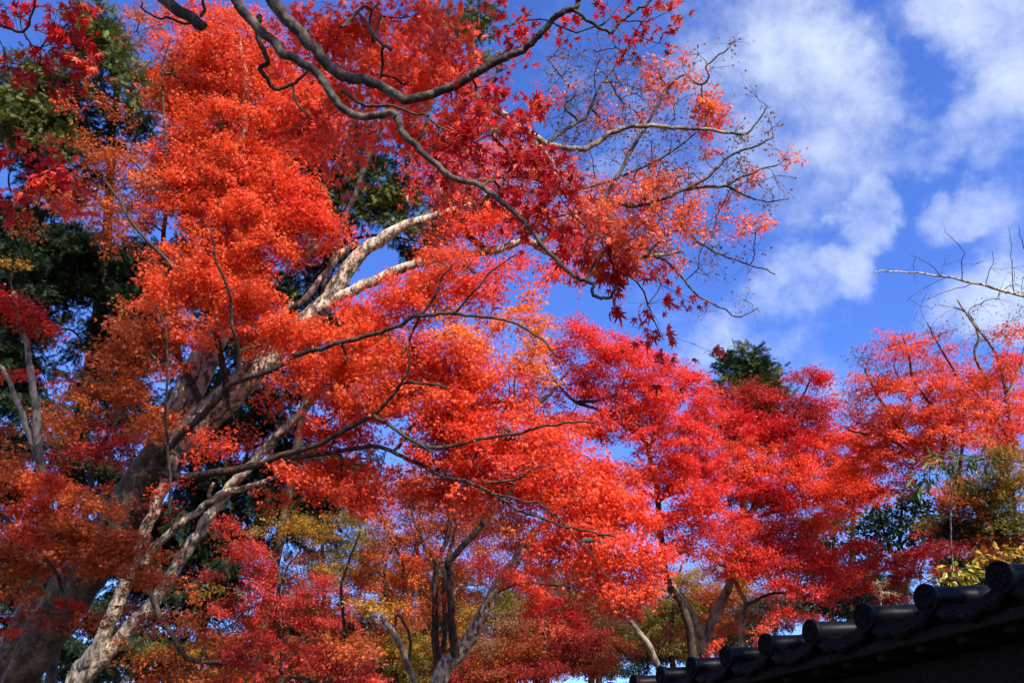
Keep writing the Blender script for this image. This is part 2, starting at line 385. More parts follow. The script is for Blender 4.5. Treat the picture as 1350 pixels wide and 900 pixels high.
def leaf_verts(shape, pos, nr, td, sz):
    sv, _ = SHAPES[shape]
    Y = td; Z = unit(nr - Y * (nr * Y).sum(1, keepdims=True)); X = np.cross(Y, Z)
    curl = rng.uniform(.4, 1.9, len(pos))
    loc = np.broadcast_to(sv, (len(pos),) + sv.shape).copy(); loc[:, :, 2] *= curl[:, None]
    loc[:, :, 0] *= rng.uniform(.8, 1.1, len(pos))[:, None]
    v = (X[:, None] * loc[:, :, 0:1] + Y[:, None] * loc[:, :, 1:2] + Z[:, None] * loc[:, :, 2:3]) * sz[:, None, None] + pos[:, None]
    return v.reshape(-1, 3)
def foot(px, py, d):
    p = at(px, py, d); return (float(p[0]), float(p[1]), 0.0)


def limb3(s, name, P, r0, r1, m, S=12):
    P = np.array(P, float); path = smooth_path(P, 7); rad = np.linspace(r0, r1, len(path))
    w = rng.normal(0, 1, path.shape); w[1:-1] = (w[:-2] + w[1:-1] + w[2:]) / 3; w[0] = w[-1] = 0
    path = path + w * .08 * rad[:, None]
    v, q, tr = tubes(path[None], rad[None], S, .03)
    s.limbs.append((name, v, q, tr, m)); s.nodes += list(path); s.rad += list(rad)
Tree.limb3 = limb3

# ---- ground first
def build_ground():
    n = 90; xs = np.linspace(-140, 140, n); ys = np.linspace(-80, 200, n)
    X, Y = np.meshgrid(xs, ys); Z = .25 * np.sin(X * .13) * np.cos(Y * .11) * np.clip(np.hypot(X, Y) / 40, 0, 1) - .02
    Z += np.clip((Y - 45) / 120, 0, 1)**1.5 * 6
    v = np.c_[X.ravel(), Y.ravel(), Z.ravel()]
    i = (np.arange(n - 1)[:, None] * n + np.arange(n - 1)[None]).ravel()
    m, N, L = mat('leaf_litter_soil'); out = N.new('ShaderNodeOutputMaterial'); p = N.new('ShaderNodeBsdfPrincipled'); p.inputs['Roughness'].default_value = 1
    tc = N.new('ShaderNodeTexCoord'); nz = N.new('ShaderNodeTexNoise'); nz.inputs['Scale'].default_value = 6; nz.inputs['Detail'].default_value = 10
    L.new(tc.outputs['Object'], nz.inputs['Vector']); r = N.new('ShaderNodeValToRGB'); e = r.color_ramp.elements
    e[0].position = .35; e[0].color = (.05, .035, .022, 1); e[1].position = .65; e[1].color = (.20, .07, .03, 1); k = e.new(.5); k.color = (.09, .06, .03, 1)
    L.new(nz.outputs['Fac'], r.inputs[0]); L.new(r.outputs[0], p.inputs['Base Color']); L.new(p.outputs[0], out.inputs[0])
    g = link('ground', raw_mesh('ground', v, None, np.stack([i, i + 1, i + n + 1, i + n], 1), smooth=True), m); g['kind'] = 'structure'
build_ground()

# ---- A: the big leaning maple in the middle
A = Tree('maple_tree', 'large orange red maple whose thick pale trunk leans from the lower left corner', 'tree', foot(-60, 1010, 9.5))
A.limb('trunk', [(-10, 940), (38, 862), (95, 778), (150, 702), (190, 637), (226, 590)], 60, 56, 9.5, 9.6, M_BROWN, True, 20, bumps=.025)
A.limb('limb', [(215, 603), (262, 558), (300, 523), (345, 478), (385, 440), (428, 400), (455, 361), (480, 332), (510, 311), (545, 292), (585, 283), (622, 267)], 48, 6, 9.6, 10.4, M_BARK, S=16)
A.limb('limb', [(380, 446), (420, 410), (450, 389), (490, 372), (543, 350), (600, 336), (650, 331), (692, 316), (712, 326), (740, 334), (800, 335), (850, 338), (900, 331)], 17, 5, 9.9, 10.6, M_BARK)
A.limb('limb', [(192, 625), (228, 560), (252, 502), (274, 456), (292, 428), (312, 392), (328, 340), (322, 270), (318, 200), (324, 120), (316, 50)], 40, 5, 9.8, 11, M_BARK)
A.limb('limb', [(246, 565), (262, 522), (286, 468), (300, 440), (308, 420)], 16, 8, 9.9, 10.4, M_BARK)
A.limb('limb', [(345, 500), (372, 415), (400, 395), (430, 357), (449, 333), (468, 322)], 9, 7, 9.8, 10.2, M_BARK)
A.limb('limb', [(270, 545), (235, 470), (230, 400), (215, 330), (222, 240), (216, 160), (212, 90)], 10, 2, 9.8, 10.8, M_DARK)
A.limb('limb', [(300, 525), (285, 440), (255, 380), (180, 300), (140, 240)], 9, 3, 9.6, 9.3, M_DARK)
A.limb('limb', [(420, 408), (440, 330), (470, 250), (500, 170), (540, 125), (595, 113), (640, 136)], 5, 9, 10.0, 10.15, M_LICHEN)
A.limb('limb', [(595, 113), (640, 136), (690, 170), (722, 190), (762, 197), (785, 189), (806, 175), (832, 167), (862, 166), (892, 168), (925, 170), (962, 175)], 11, 4, 10.1, 10.4, M_BARK2)
A.limb('limb', [(962, 175), (985, 176), (1000, 160), (1012, 140)], 4, 1.5, 10.4, 10.4, M_LICHEN, S=6)
A.limb('limb', [(704, 186), (722, 205), (732, 224)], 8, 4, 10.2, 10.2, M_BARK, S=6)
A.limb('limb', [(705, 325), (740, 300), (770, 268), (800, 266), (838, 271), (872, 262), (902, 250), (932, 235), (950, 216), (968, 202), (995, 193), (1020, 181)], 8, 2.5, 10.3, 10.5, M_LICHEN, S=8)
A.limb('limb', [(902, 250), (928, 246), (956, 245), (980, 233), (1006, 222), (1024, 218)], 5, 2, 10.5, 10.6, M_LICHEN, S=6)
A.limb('limb', [(956, 245), (985, 258), (1010, 265), (1040, 262)], 3.5, 1.5, 10.6, 10.6, M_LICHEN, S=6)
A.limb('limb', [(790, 277), (806, 245), (820, 222), (838, 188), (853, 163), (868, 138), (884, 113), (902, 98), (920, 112), (934, 103), (931, 88), (942, 78), (962, 62)], 6, 2, 10.3, 10.6, M_LICHEN, S=6)
A.limb('limb', [(722, 190), (745, 170), (772, 155), (786, 125), (800, 100), (830, 60)], 6, 2, 10.2, 10.6, M_LICHEN, S=6)
A.limb('limb', [(762, 160), (745, 140), (760, 122), (742, 105), (720, 75)], 4, 1.5, 10.3, 10.6, M_LICHEN, S=6)
A.limb('limb', [(850, 338), (880, 310), (905, 305), (922, 320), (942, 331), (962, 341), (985, 348), (1010, 355), (1022, 362)], 4, 1.8, 10.5, 10.6, M_LICHEN, S=6)
A.limb('limb', [(860, 337), (880, 345), (900, 368), (916, 386), (935, 398), (955, 408), (972, 418), (1000, 406)], 4, 1.5, 10.5, 10.6, M_LICHEN, S=6)
A.limb('limb', [(545, 292), (585, 270), (630, 240), (690, 232), (760, 250), (860, 215), (930, 165)], 7, 2, 10.3, 11, M_LICHEN, S=6)
A.limb('limb', [(640, 330), (610, 300), (630, 270), (648, 255)], 9, 6, 10.3, 10.1, M_DARK, S=8)
# dark branches that cross in front of the trunk
A.limb('limb', [(205, 605), (235, 577), (267, 547), (290, 523), (310, 503), (353, 490), (383, 473), (410, 462), (447, 452), (483, 443), (517, 433), (553, 417), (597, 414), (630, 417), (670, 423), (712, 446), (735, 470)], 10, 2.5, 9.0, 7.7, M_DARK)
A.limb('limb', [(310, 503), (315, 470), (307, 430), (302, 390), (285, 340), (278, 300)], 6, 2.5, 8.9, 8.7, M_DARK, S=6)
A.limb('limb', [(553, 417), (570, 395), (582, 368), (597, 348)], 5, 2, 8.3, 8.2, M_DARK, S=6)
A.limb('limb', [(597, 414), (625, 385), (650, 355), (690, 330)], 4, 1.5, 8.2, 8.0, M_DARK, S=6)
A.limb('limb', [(225, 690), (222, 600), (218, 540), (220, 450), (205, 400)], 5, 2, 8.6, 8.6, M_DARK, S=6)
A.limb('limb', [(198, 618), (240, 629), (272, 626), (320, 617), (370, 601), (410, 588), (450, 569), (493, 547), (517, 522), (530, 506), (560, 505), (590, 512)], 13, 2.5, 9.1, 7.9, M_DARK)
A.limb('limb', [(493, 547), (520, 565), (545, 580), (570, 596)], 6, 3, 8.2, 7.9, M_DARK, S=6)
A.limb('limb', [(530, 506), (540, 480), (535, 455)], 4, 2, 8.0, 8.0, M_DARK, S=6)
A.limb('limb', [(365, 607), (400, 601), (450, 594), (500, 589), (543, 606), (583, 627), (617, 635), (650, 651), (683, 672), (717, 684), (750, 695), (783, 701), (812, 708)], 7, 2.5, 9.0, 7.3, M_DARK)
A.limb('limb', [(540, 588), (600, 587), (637, 578), (680, 572), (713, 562), (750, 557), (785, 556)], 6, 2.5, 8.3, 7.6, M_DARK, S=7)
A.limb('limb', [(650, 651), (690, 660), (720, 668), (770, 720), (800, 760)], 3, 1.5, 7.8, 7.4, M_DARK, S=6)
A.limb('limb', [(640, 637), (680, 632), (700, 620), (720, 612)], 4, 2, 7.8, 7.7, M_DARK, S=6)
O_ = 'O'
A.strokes([
 (290,50,90,45,15,11,'O'),(250,110,65,50,0,11,'O'),(340,110,75,50,10,11,'O'),(310,170,80,40,10,10.6,'O'),(400,150,50,45,0,10.8,'R'),
 (300,225,90,40,12,10.4,'O'),(235,195,45,40,0,10.8,'O'),(360,235,60,40,25,10.2,'O'),(395,270,45,40,30,10,'R'),(310,285,80,35,8,10,'O'),(245,255,50,40,0,10.2,'O'),
 (420,185,26,30,0,10.4,'R'),(345,330,60,35,-15,9.8,'O'),(275,335,75,35,5,9.8,'O'),(430,298,34,24,35,10,'R'),
 (200,20,40,25,0,11.5,'B',.35),(185,55,20,30,0,11.5,'B',.12),(215,110,16,40,0,11,'B',.4),(150,140,40,22,20,10.6,'B',.3),(130,205,36,28,20,10.4,'B',.4),(180,230,55,40,20,10.4,'B',.7),(170,290,50,30,10,10,'B',.7),(110,265,50,25,5,10,'B',.6),(95,128,14,6,10,10.6,'R',.6),
 (225,375,65,40,10,9.4,'O',.9),(310,390,65,35,-8,9.4,'O'),(385,420,60,25,-20,9.3,'O'),(350,440,60,28,-15,9.2,'O'),
 (205,430,60,40,15,9.2,'B',.9),(180,480,50,30,5,9.0,'B',.8),(250,440,40,35,10,9.2,'O',.7),(145,520,65,28,-12,8.8,'B',.8),(210,545,55,28,5,8.7,'B',.8),(90,545,50,30,-10,9.2,'B',.5),
 (265,560,28,22,10,8.8,'O',.9),(235,500,40,30,10,9,'O',.7),(330,480,30,25,0,9,'O',.6),(405,490,55,30,-5,9,'O'),(365,540,38,25,30,9.2,'R',.8),(425,525,50,40,15,9,'R'),(440,570,40,25,0,9,'R',.8),(280,575,22,16,25,8.7,'R'),(285,590,18,14,45,8.6,'R'),
 (450,440,60,30,-8,9,'O'),(500,405,55,35,-10,9.2,'O'),(560,350,70,30,-12,9.6,'O'),(625,368,50,32,10,9.6,'R'),(500,350,40,25,-15,9.9,'O',.7),(560,390,50,28,0,9.3,'O'),
 (480,475,55,35,0,8.8,'O'),(545,470,60,35,10,8.8,'O'),(600,440,55,30,10,8.8,'OY',.7),(680,410,50,35,10,9.4,'OY',.55),(715,445,30,40,10,9,'OY',.55),(640,480,60,38,10,8.8,'O',.85),(695,490,35,30,0,9,'OY',.6),(655,525,45,25,0,8.8,'O',.9),
 (520,525,70,32,0,8.7,'O'),(580,545,60,35,8,8.7,'R'),(480,560,38,22,0,8.8,'R',.8),(600,500,50,35,10,8.8,'O'),(640,565,70,28,5,8.5,'R'),
 (570,300,45,28,-10,10.2,'O',.8),(625,300,45,25,5,10.2,'R',.8),(640,260,50,35,0,10.6,'O',.8),(600,215,45,40,0,10.8,'O',.6),(690,340,45,25,0,10,'R',.7),(725,355,40,22,20,10,'R',.6),(745,330,30,16,0,10,'R',.5),(660,215,40,35,0,10.8,'O',.7),(530,330,40,20,-20,10,'O',.7),
 (590,595,70,25,10,8.6,'R'),(655,600,75,30,0,8.5,'R'),(720,590,60,35,0,8.5,'R'),(570,635,60,25,22,8.6,'R'),(640,640,60,22,15,8.5,'R'),(700,645,70,28,10,8.4,'R'),(780,640,55,40,10,8.6,'R'),(760,690,70,28,15,8.3,'R'),(820,680,50,35,20,8.5,'R'),
 (720,715,55,20,10,8.2,'R',.9),(800,725,60,30,30,8.1,'R'),(845,745,38,28,40,8.1,'R'),(790,765,38,25,35,8.0,'R'),(835,785,30,25,35,8.0,'R'),(862,735,25,18,20,8.1,'R'),(760,655,60,40,0,8.8,'R'),(820,800,16,12,40,8.0,'R',.8),
 (480,615,55,20,5,8.9,'R',.8),(430,635,70,18,12,8.8,'R',.9),(400,622,45,20,20,8.9,'R'),(470,650,45,15,20,8.8,'R',.8),(360,655,12,16,0,8.8,'O',.7),(600,615,50,22,0,8.6,'OY',.4),(690,690,60,12,20,8.3,'OY',.5),(780,705,50,12,12,8.3,'OY',.4),
 ], shape='m5', size=.076, R0=.25, nleaf=38, flat=.09, cover=1.5)
A.strokes([
 (520,420,110,60,-10,9.4,'O',.4),
 (540,510,130,70,5,9.1,'R',.55),(640,570,150,60,8,8.9,'R',.8),(720,640,140,60,12,8.7,'R',.8),(790,710,80,60,25,8.4,'R',.7),(690,590,110,50,5,8.3,'R',.6),(420,570,70,40,0,9.3,'R',.4),(640,300,90,60,0,10.6,'R',.4),(600,230,80,60,0,11,'R',.35),
 ], shape='m5', size=.074, R0=.30, nleaf=40, flat=.10, cover=.75, thick=.7)
A.strokes([
 (760,255,50,30,0,10.4,'L',.35),(730,225,40,25,0,10.6,'L',.4),(700,285,45,25,0,10.4,'L',.6),(750,290,40,20,0,10.4,'L',.5),(820,262,50,30,-10,10.5,'L',.5),(870,285,45,25,0,10.5,'L',.45),(855,240,35,25,0,10.6,'L',.35),(905,275,40,22,-15,10.6,'L',.4),
 (938,140,26,24,20,10.6,'L',.8),(935,175,24,20,0,10.6,'R',.6),(940,200,12,8,0,10.6,'L',.7),(865,95,22,18,0,10.7,'L',.7),(880,120,20,18,0,10.7,'L',.5),(900,85,14,15,0,10.7,'L',.6),(845,150,25,20,0,10.7,'L',.25),(790,170,30,25,0,10.7,'L',.2),(760,135,40,30,0,10.7,'L',.08),(800,120,40,35,0,10.8,'L',.06),
 (925,300,45,16,10,10.6,'L',.3),(985,296,14,12,0,10.6,'L',.8),(1000,305,16,10,0,10.6,'L',.4),(1035,209,14,8,0,10.6,'L',.7),(995,226,9,7,0,10.6,'L',.7),(970,250,18,8,0,10.6,'L',.5),(960,265,20,10,0,10.6,'L',.3),
 (870,325,40,14,0,10.6,'L',.3),(820,320,40,18,0,10.5,'L',.35),(780,310,30,18,0,10.5,'L',.4),(900,345,20,12,0,10.6,'L',.4),(860,355,25,12,0,10.6,'L',.2),
 (800,275,110,50,-10,10.7,'L',.3),(730,235,60,50,0,10.8,'L',.3),(860,320,90,40,0,10.7,'L',.15),(880,250,60,50,0,10.8,'L',.2),(900,130,50,50,0,10.8,'L',.12),
 ], shape='m5', size=.085, R0=.22, nleaf=24, flat=.25, cover=1.5, tilt=.6, twig=1.0)
A.strokes([
 (960,70,28,25,0,10.6,'A',.01),(930,80,25,22,0,10.6,'A',.01),(1000,130,22,22,0,10.5,'A',.01),(1010,170,22,22,0,10.6,'A',.03),(1020,195,20,12,0,10.6,'A',.03),(1015,255,22,12,0,10.6,'A',.02),(990,340,30,18,0,10.6,'A',.02),(950,330,30,15,0,10.6,'A',.02),(930,360,40,20,0,10.6,'A',.02),(985,400,22,14,0,10.6,'A',.02),(940,410,25,10,0,10.6,'A',.02),(740,90,45,45,0,10.7,'A',.015),(800,80,45,45,0,10.7,'A',.015),(780,140,50,40,0,10.6,'A',.015),(835,130,40,45,0,10.7,'A',.015),(880,160,40,40,0,10.7,'A',.02),(850,200,45,30,0,10.7,'A',.03),(900,210,45,30,0,10.6,'A',.03),(960,230,40,25,0,10.6,'A',.03),(830,310,45,25,0,10.6,'A',.03),(760,170,35,30,0,10.6,'A',.03),(975,175,30,30,0,10.6,'A',.02),(800,140,110,90,0,10.9,'A',.012),(860,300,110,60,0,10.9,'A',.012),(990,240,45,40,0,10.6,'A',.012),(345,565,45,20,0,9.6,'P',.05),(330,590,35,18,0,9.6,'P',.1),
 ], size=.08, R0=.24, nleaf=24, flat=.5, cover=6.0, tilt=.6, twig=1.0)
A.clear([(425, 402), (455, 361), (480, 332), (512, 310), (548, 291)], 30, 10.4)
A.clear([(235, 580), (265, 556), (300, 523), (325, 497)], 30, 9.7)
A.clear([(232, 560), (256, 502), (278, 454), (290, 432)], 20, 9.9)
A.clear([(343, 597), (372, 565), (396, 544), (414, 522)], 24, 9.4)
A.clear([(490, 372), (545, 350)], 20, 10.2); A.clear([(650, 331), (692, 316)], 16, 10.5)
A.clear([(375, 412), (400, 395), (430, 357)], 16, 10.2)
A.finish(M_DARK, M_LEAF, twig_r=.0042)

# ---- B: paler, slimmer maple with two straight stems
B = Tree('maple_tree', 'slim pale grey maple with twin straight leaning stems in the lower left', 'tree', foot(60, 960, 8.9))
B.limb('trunk', [(95, 905), (120, 866), (146, 815), (162, 780), (178, 738), (192, 700), (206, 665), (216, 640), (232, 600)], 22, 13, 8.9, 9.1, M_BARK, True, 12)
B.limb('stem', [(105, 900), (150, 850), (186, 810), (216, 774), (238, 735), (262, 704), (282, 670), (305, 640), (325, 618), (345, 596), (372, 565), (396, 544), (416, 520), (430, 500)], 20, 10, 8.9, 9.3, M_BARK, S=12)
B.limb('stem', [(190, 745), (207, 717), (230, 697), (254, 678), (277, 660), (300, 647), (333, 641), (364, 629), (400, 628)], 12, 6, 9.0, 9.2, M_BARK, S=10)
B.limb('limb', [(277, 660), (276, 648), (282, 636)], 6, 4, 9.1, 9.1, M_BARK, S=7)
B.limb('limb', [(364, 629), (395, 622), (430, 612), (470, 604), (500, 606)], 5, 2, 9.2, 9.4, M_LICHEN, S=6)
B.limb('limb', [(150, 755), (180, 767), (200, 787), (213, 817), (230, 841), (247, 867), (283, 873), (323, 876), (367, 888), (413, 898), (450, 912)], 8, 4, 8.2, 7.6, M_DARK, S=8)
B.strokes([
 (300,845,60,18,8,8,'B',.7),(250,820,40,18,20,8,'B',.6),(375,855,70,20,5,7.8,'K'),(430,870,50,22,8,7.6,'K'),(340,870,50,18,0,7.8,'K',.7),(470,880,25,14,15,7.5,'K'),(230,880,45,16,0,8,'B',.6),(290,880,40,12,0,8,'B',.5),(265,785,25,15,30,8.2,'B',.6),(225,780,18,12,30,8.2,'B',.7),(280,900,60,14,0,8,'B',.6),
 (215,665,14,8,0,8.8,'K',.8),(225,640,10,8,0,8.9,'R',.5),(160,850,40,12,10,8.2,'B',.4),(440,855,40,14,10,7.6,'B'),(490,895,20,10,20,7.5,'R')
 ], size=.07, R0=.24, nleaf=36, flat=.1, cover=1.4)
B.clear([(100, 900), (146, 815), (165, 775)], 16, 9.2); B.clear([(110, 898), (186, 810), (238, 735), (300, 645)], 18, 9.3)
B.finish(M_DARK, M_LEAF)

# ---- J: low orange brown maple on the left edge
J = Tree('maple_tree', 'rusty orange maple with low drooping sprays at the left edge before the trunk', 'tree', foot(-60, 1000, 7.2))
J.limb('trunk', [(-20, 930), (15, 840), (45, 770), (60, 715), (58, 655), (52, 590), (45, 520), (36, 460), (24, 420), (18, 385)], 22, 5, 7.3, 7.6, M_BARK2, True, 10)
J.limb('limb', [(46, 600), (36, 568), (20, 522), (2, 486), (-20, 465)], 8, 5, 7.5, 7.4, M_BARK2, S=8)
J.limb('limb', [(58, 700), (75, 680), (110, 660), (150, 680), (190, 720)], 6, 2, 7.3, 7.0, M_DARK, S=6)
J.limb('limb', [(-20, 660), (10, 685), (40, 720), (72, 752), (85, 790), (88, 830)], 6, 3, 6.8, 6.8, M_DARK, S=7)
J.limb('limb', [(78, 750), (80, 720), (74, 690), (70, 660)], 4, 2, 6.9, 6.9, M_DARK, S=6)
J.strokes([
 (25,625,45,18,8,7.2,'B'),(75,645,50,20,18,7.1,'O'),(120,665,40,20,30,7.0,'B'),(60,675,50,20,15,7.0,'O'),(110,690,55,22,25,6.9,'B'),(155,712,42,22,35,6.8,'B'),(25,690,35,22,25,6.9,'O'),(45,715,35,18,20,6.8,'O'),(180,740,32,20,30,6.8,'B'),(130,735,50,18,15,6.8,'B'),(95,725,40,15,15,6.8,'B'),(15,735,30,18,0,6.8,'B',.8),(195,762,22,16,30,6.8,'B',.8),(60,745,40,14,5,6.8,'B',.6),
 (60,805,28,8,-10,6.8,'K',.8),(105,790,45,8,-5,6.8,'K',.6),(5,830,18,5,0,6.8,'R',.6),(120,815,30,8,0,6.9,'B',.5),(35,775,40,14,0,6.8,'B',.5),(170,800,30,9,0,7,'K',.5),
 (28,408,32,16,18,7.6,'K'),(8,395,20,14,10,7.6,'D'),(45,418,18,8,20,7.6,'D'),(18,492,18,9,10,7.5,'R',.9),(12,590,35,20,0,7.6,'B',.5),(60,620,30,12,10,7.4,'B',.6),(5,560,25,20,0,7.8,'B',.5),(20,345,20,10,0,7.8,'Y',.5),(40,300,26,14,0,7.9,'B',.5),
 ], size=.062, R0=.22, nleaf=46, flat=.08, cover=1.6, tilt=.25)
J.finish(M_DARK, M_LEAF)

# ---- K: small crimson maple in the dark behind the left stems
K = Tree('maple_tree', 'small crimson maple glowing in the dark between the leaning trunk and the firs', 'tree', foot(60, 960, 11))
K.limb('trunk', [(70, 880), (90, 780), (110, 700), (120, 630), (135, 590), (150, 560)], 14, 5, 11, 11.2, M_DARK, True, 8)
K.strokes([(140,590,50,14,12,11,'K'),(165,572,35,14,10,11,'P',.8),(110,565,35,14,5,11,'K',.7),(70,605,30,14,0,11,'K',.5),(95,590,30,14,0,11.2,'B',.5),(150,610,25,14,20,11,'P',.5),(150,640,20,16,0,10.8,'P',.2),(80,500,30,14,0,11.5,'K',.3)], size=.07, R0=.25, nleaf=36, flat=.1, cover=1.5)
K.finish(M_DARK, M_LEAF)

# ---- C: overhanging maple beside the viewer
Cc = Tree('maple_tree', 'deep red maple with big close leaves on dark branches hanging in from the top', 'tree', (-4.2, -1.8, 0))
p0 = at(300, -15, 3.5); p1 = at(345, -20, 3.8); p2 = at(195, -25, 4.2)
Cc.limb3('trunk', [(-4.2, -1.8, -.1), (-4.1, -1.7, 1.2), (-3.8, -1.4, 2.6), (-3.3, -.8, 4.2), (-2.6, -.1, 5.6)], .19, .10, M_BARK2)
Cc.limb3('limb', [(-2.6, -.1, 5.6), (-2.0, .6, 5.95), p0], .065, .030, M_LICHEN, 10)
Cc.limb3('limb', [(-2.7, -.2, 5.5), (-2.1, .7, 6.2), p1], .065, .040, M_LICHEN, 10)
Cc.limb3('limb', [(-2.9, -.4, 5.2), (-2.6, .9, 5.9), p2], .06, .034, M_LICHEN, 10)
q0 = at(-60, 25, 3.6); q1 = at(-50, 140, 3.8)
Cc.limb3('limb', [(-3.3, -.8, 4.2), (-3.4, .6, 4.9), q0], .04, .014, M_DARK, 8)
Cc.limb3('limb', [(-3.4, -.9, 4.0), (-3.4, 1.0, 4.3), q1], .04, .014, M_DARK, 8)
Cc.limb('limb', [(300, -15), (318, 12), (332, 28), (352, 47), (375, 70), (400, 84), (418, 96), (428, 108), (437, 126), (451, 142), (470, 153), (490, 154), (515, 148), (523, 158), (533, 175), (546, 189), (560, 205), (580, 222), (600, 236), (625, 241), (650, 256), (672, 275), (690, 292), (702, 306), (720, 330), (745, 355), (766, 368), (780, 374), (781, 388), (792, 393), (806, 391), (816, 378)], 13, 4, 3.5, 2.7, M_LICHEN, S=12, wob=.004)
Cc.limb('limb', [(345, -20), (372, 20), (390, 36), (405, 55), (425, 76), (440, 92), (457, 101), (480, 105), (500, 112), (520, 124), (540, 131), (570, 124), (597, 114), (622, 100), (650, 85), (672, 73), (690, 66), (700, 58), (712, 46), (727, 28), (745, 15), (758, 11), (764, -5)], 17, 7, 3.7, 3.4, M_LICHEN, S=12, wob=.004)
Cc.limb('limb', [(756, 14), (772, 25), (788, 35), (803, 43), (810, 40), (818, 28), (830, 20), (840, 12), (848, 8), (870, -10)], 5, 3, 3.4, 3.4, M_LICHEN, S=7, wob=.003)
Cc.limb('limb', [(342, 22), (338, 45), (350, 72), (353, 83), (343, 90), (352, 105), (362, 117), (378, 114), (392, 106), (403, 97), (406, 93)], 8, 4, 3.5, 3.5, M_DARK, S=8, wob=.003)
Cc.limb('limb', [(385, 112), (388, 128), (395, 140), (404, 150), (410, 157)], 4, 2, 3.5, 3.5, M_LICHEN, S=6, wob=.003)
Cc.limb('limb', [(450, 36), (465, 23), (478, 10), (492, 12), (500, 5)], 5, 3, 4.4, 4.6, M_LICHEN, S=6, wob=.003)
Cc.limb('limb', [(474, 18), (486, 35), (500, 55), (516, 66)], 4, 5, 4.4, 4.2, M_LICHEN, S=6, wob=.003)
Cc.limb('limb', [(450, 120), (470, 133), (490, 140), (520, 140), (545, 150), (560, 152), (575, 165), (605, 180), (618, 195)], 5, 2, 3.6, 3.4, M_DARK, S=6, wob=.003)
Cc.limb('limb', [(545, 189), (556, 178), (562, 162), (566, 150)], 4, 3, 3.4, 3.4, M_DARK, S=6, wob=.003)
Cc.limb('limb', [(195, -25), (216, -2), (238, 16), (256, 27), (268, 37)], 17, 14, 4.2, 4.1, M_LICHEN, S=10, wob=.003)
Cc.limb('limb', [(264, 22), (270, 12), (266, 0), (262, -12)], 5, 3, 4.1, 4.1, M_LICHEN, S=6, wob=.003)
Cc.limb('limb', [(252, 30), (238, 30), (222, 24), (208, 24), (196, 18), (186, 10), (188, 4)], 4, 2, 4.1, 4.0, M_LICHEN, S=6, wob=.003)
Cc.limb('limb', [(-60, 25), (-20, 30), (5, 35), (24, 42), (36, 38), (42, 20), (48, -5)], 5, 2.5, 3.6, 3.5, M_DARK, S=7, wob=.003)
Cc.limb('limb', [(30, 42), (38, 55), (50, 68), (58, 80)], 3, 1.5, 3.6, 3.5, M_DARK, S=5, wob=.003)
Cc.limb('limb', [(-50, 140), (-10, 160), (3, 175), (8, 200), (14, 225)], 5, 3, 3.8, 3.8, M_DARK, S=7, wob=.003)
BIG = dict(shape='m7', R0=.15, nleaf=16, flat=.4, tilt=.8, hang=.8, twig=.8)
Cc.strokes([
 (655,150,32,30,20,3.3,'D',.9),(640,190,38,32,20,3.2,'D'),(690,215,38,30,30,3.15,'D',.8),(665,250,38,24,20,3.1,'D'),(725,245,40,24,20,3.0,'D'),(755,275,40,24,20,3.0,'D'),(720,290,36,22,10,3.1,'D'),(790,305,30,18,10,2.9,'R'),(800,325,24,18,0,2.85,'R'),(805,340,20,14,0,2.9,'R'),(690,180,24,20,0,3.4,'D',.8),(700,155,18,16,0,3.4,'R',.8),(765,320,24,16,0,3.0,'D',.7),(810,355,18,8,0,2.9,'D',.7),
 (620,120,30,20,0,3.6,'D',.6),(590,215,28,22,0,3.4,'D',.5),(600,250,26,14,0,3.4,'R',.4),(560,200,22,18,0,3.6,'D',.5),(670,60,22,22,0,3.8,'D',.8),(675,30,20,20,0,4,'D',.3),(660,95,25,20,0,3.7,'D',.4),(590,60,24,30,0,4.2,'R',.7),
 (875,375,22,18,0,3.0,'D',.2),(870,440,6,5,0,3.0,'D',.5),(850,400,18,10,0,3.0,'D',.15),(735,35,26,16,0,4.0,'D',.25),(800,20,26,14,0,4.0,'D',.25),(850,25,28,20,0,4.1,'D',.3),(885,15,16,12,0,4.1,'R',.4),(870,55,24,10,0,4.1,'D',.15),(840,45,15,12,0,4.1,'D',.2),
 ], size=.070, cover=1.05, bright=.76, **BIG)  # leaf colour dimmed: the shade on these near sprays is painted in
Cc.strokes([
 (480,25,45,28,0,5.0,'R'),(545,25,45,28,10,5.0,'R'),(430,45,40,30,20,5.2,'R'),(500,75,55,26,10,4.8,'R'),(560,75,50,28,0,4.6,'R'),(520,110,45,20,5,4.4,'R',.9),(600,95,36,24,0,4.4,'R',.9),(440,100,28,20,0,5.2,'R',.8),(480,165,45,24,0,4.8,'R',.8),(420,170,36,26,0,5.2,'R',.8),(540,165,45,22,5,4.4,'R',.7),(590,150,36,22,0,4.2,'R',.7),(450,212,26,14,0,5,'R',.5),(390,30,24,20,0,5.4,'R',.6),(580,190,30,20,0,4.2,'R',.6),(470,125,40,15,0,4.9,'R',.7),(380,90,24,20,0,5.2,'R',.4),(610,225,24,18,0,4,'R',.4),
 (600,40,20,24,0,4.6,'R',.6),
 ], size=.072, shape='m7', R0=.20, nleaf=30, flat=.3, tilt=.6, hang=.7, cover=2.0)
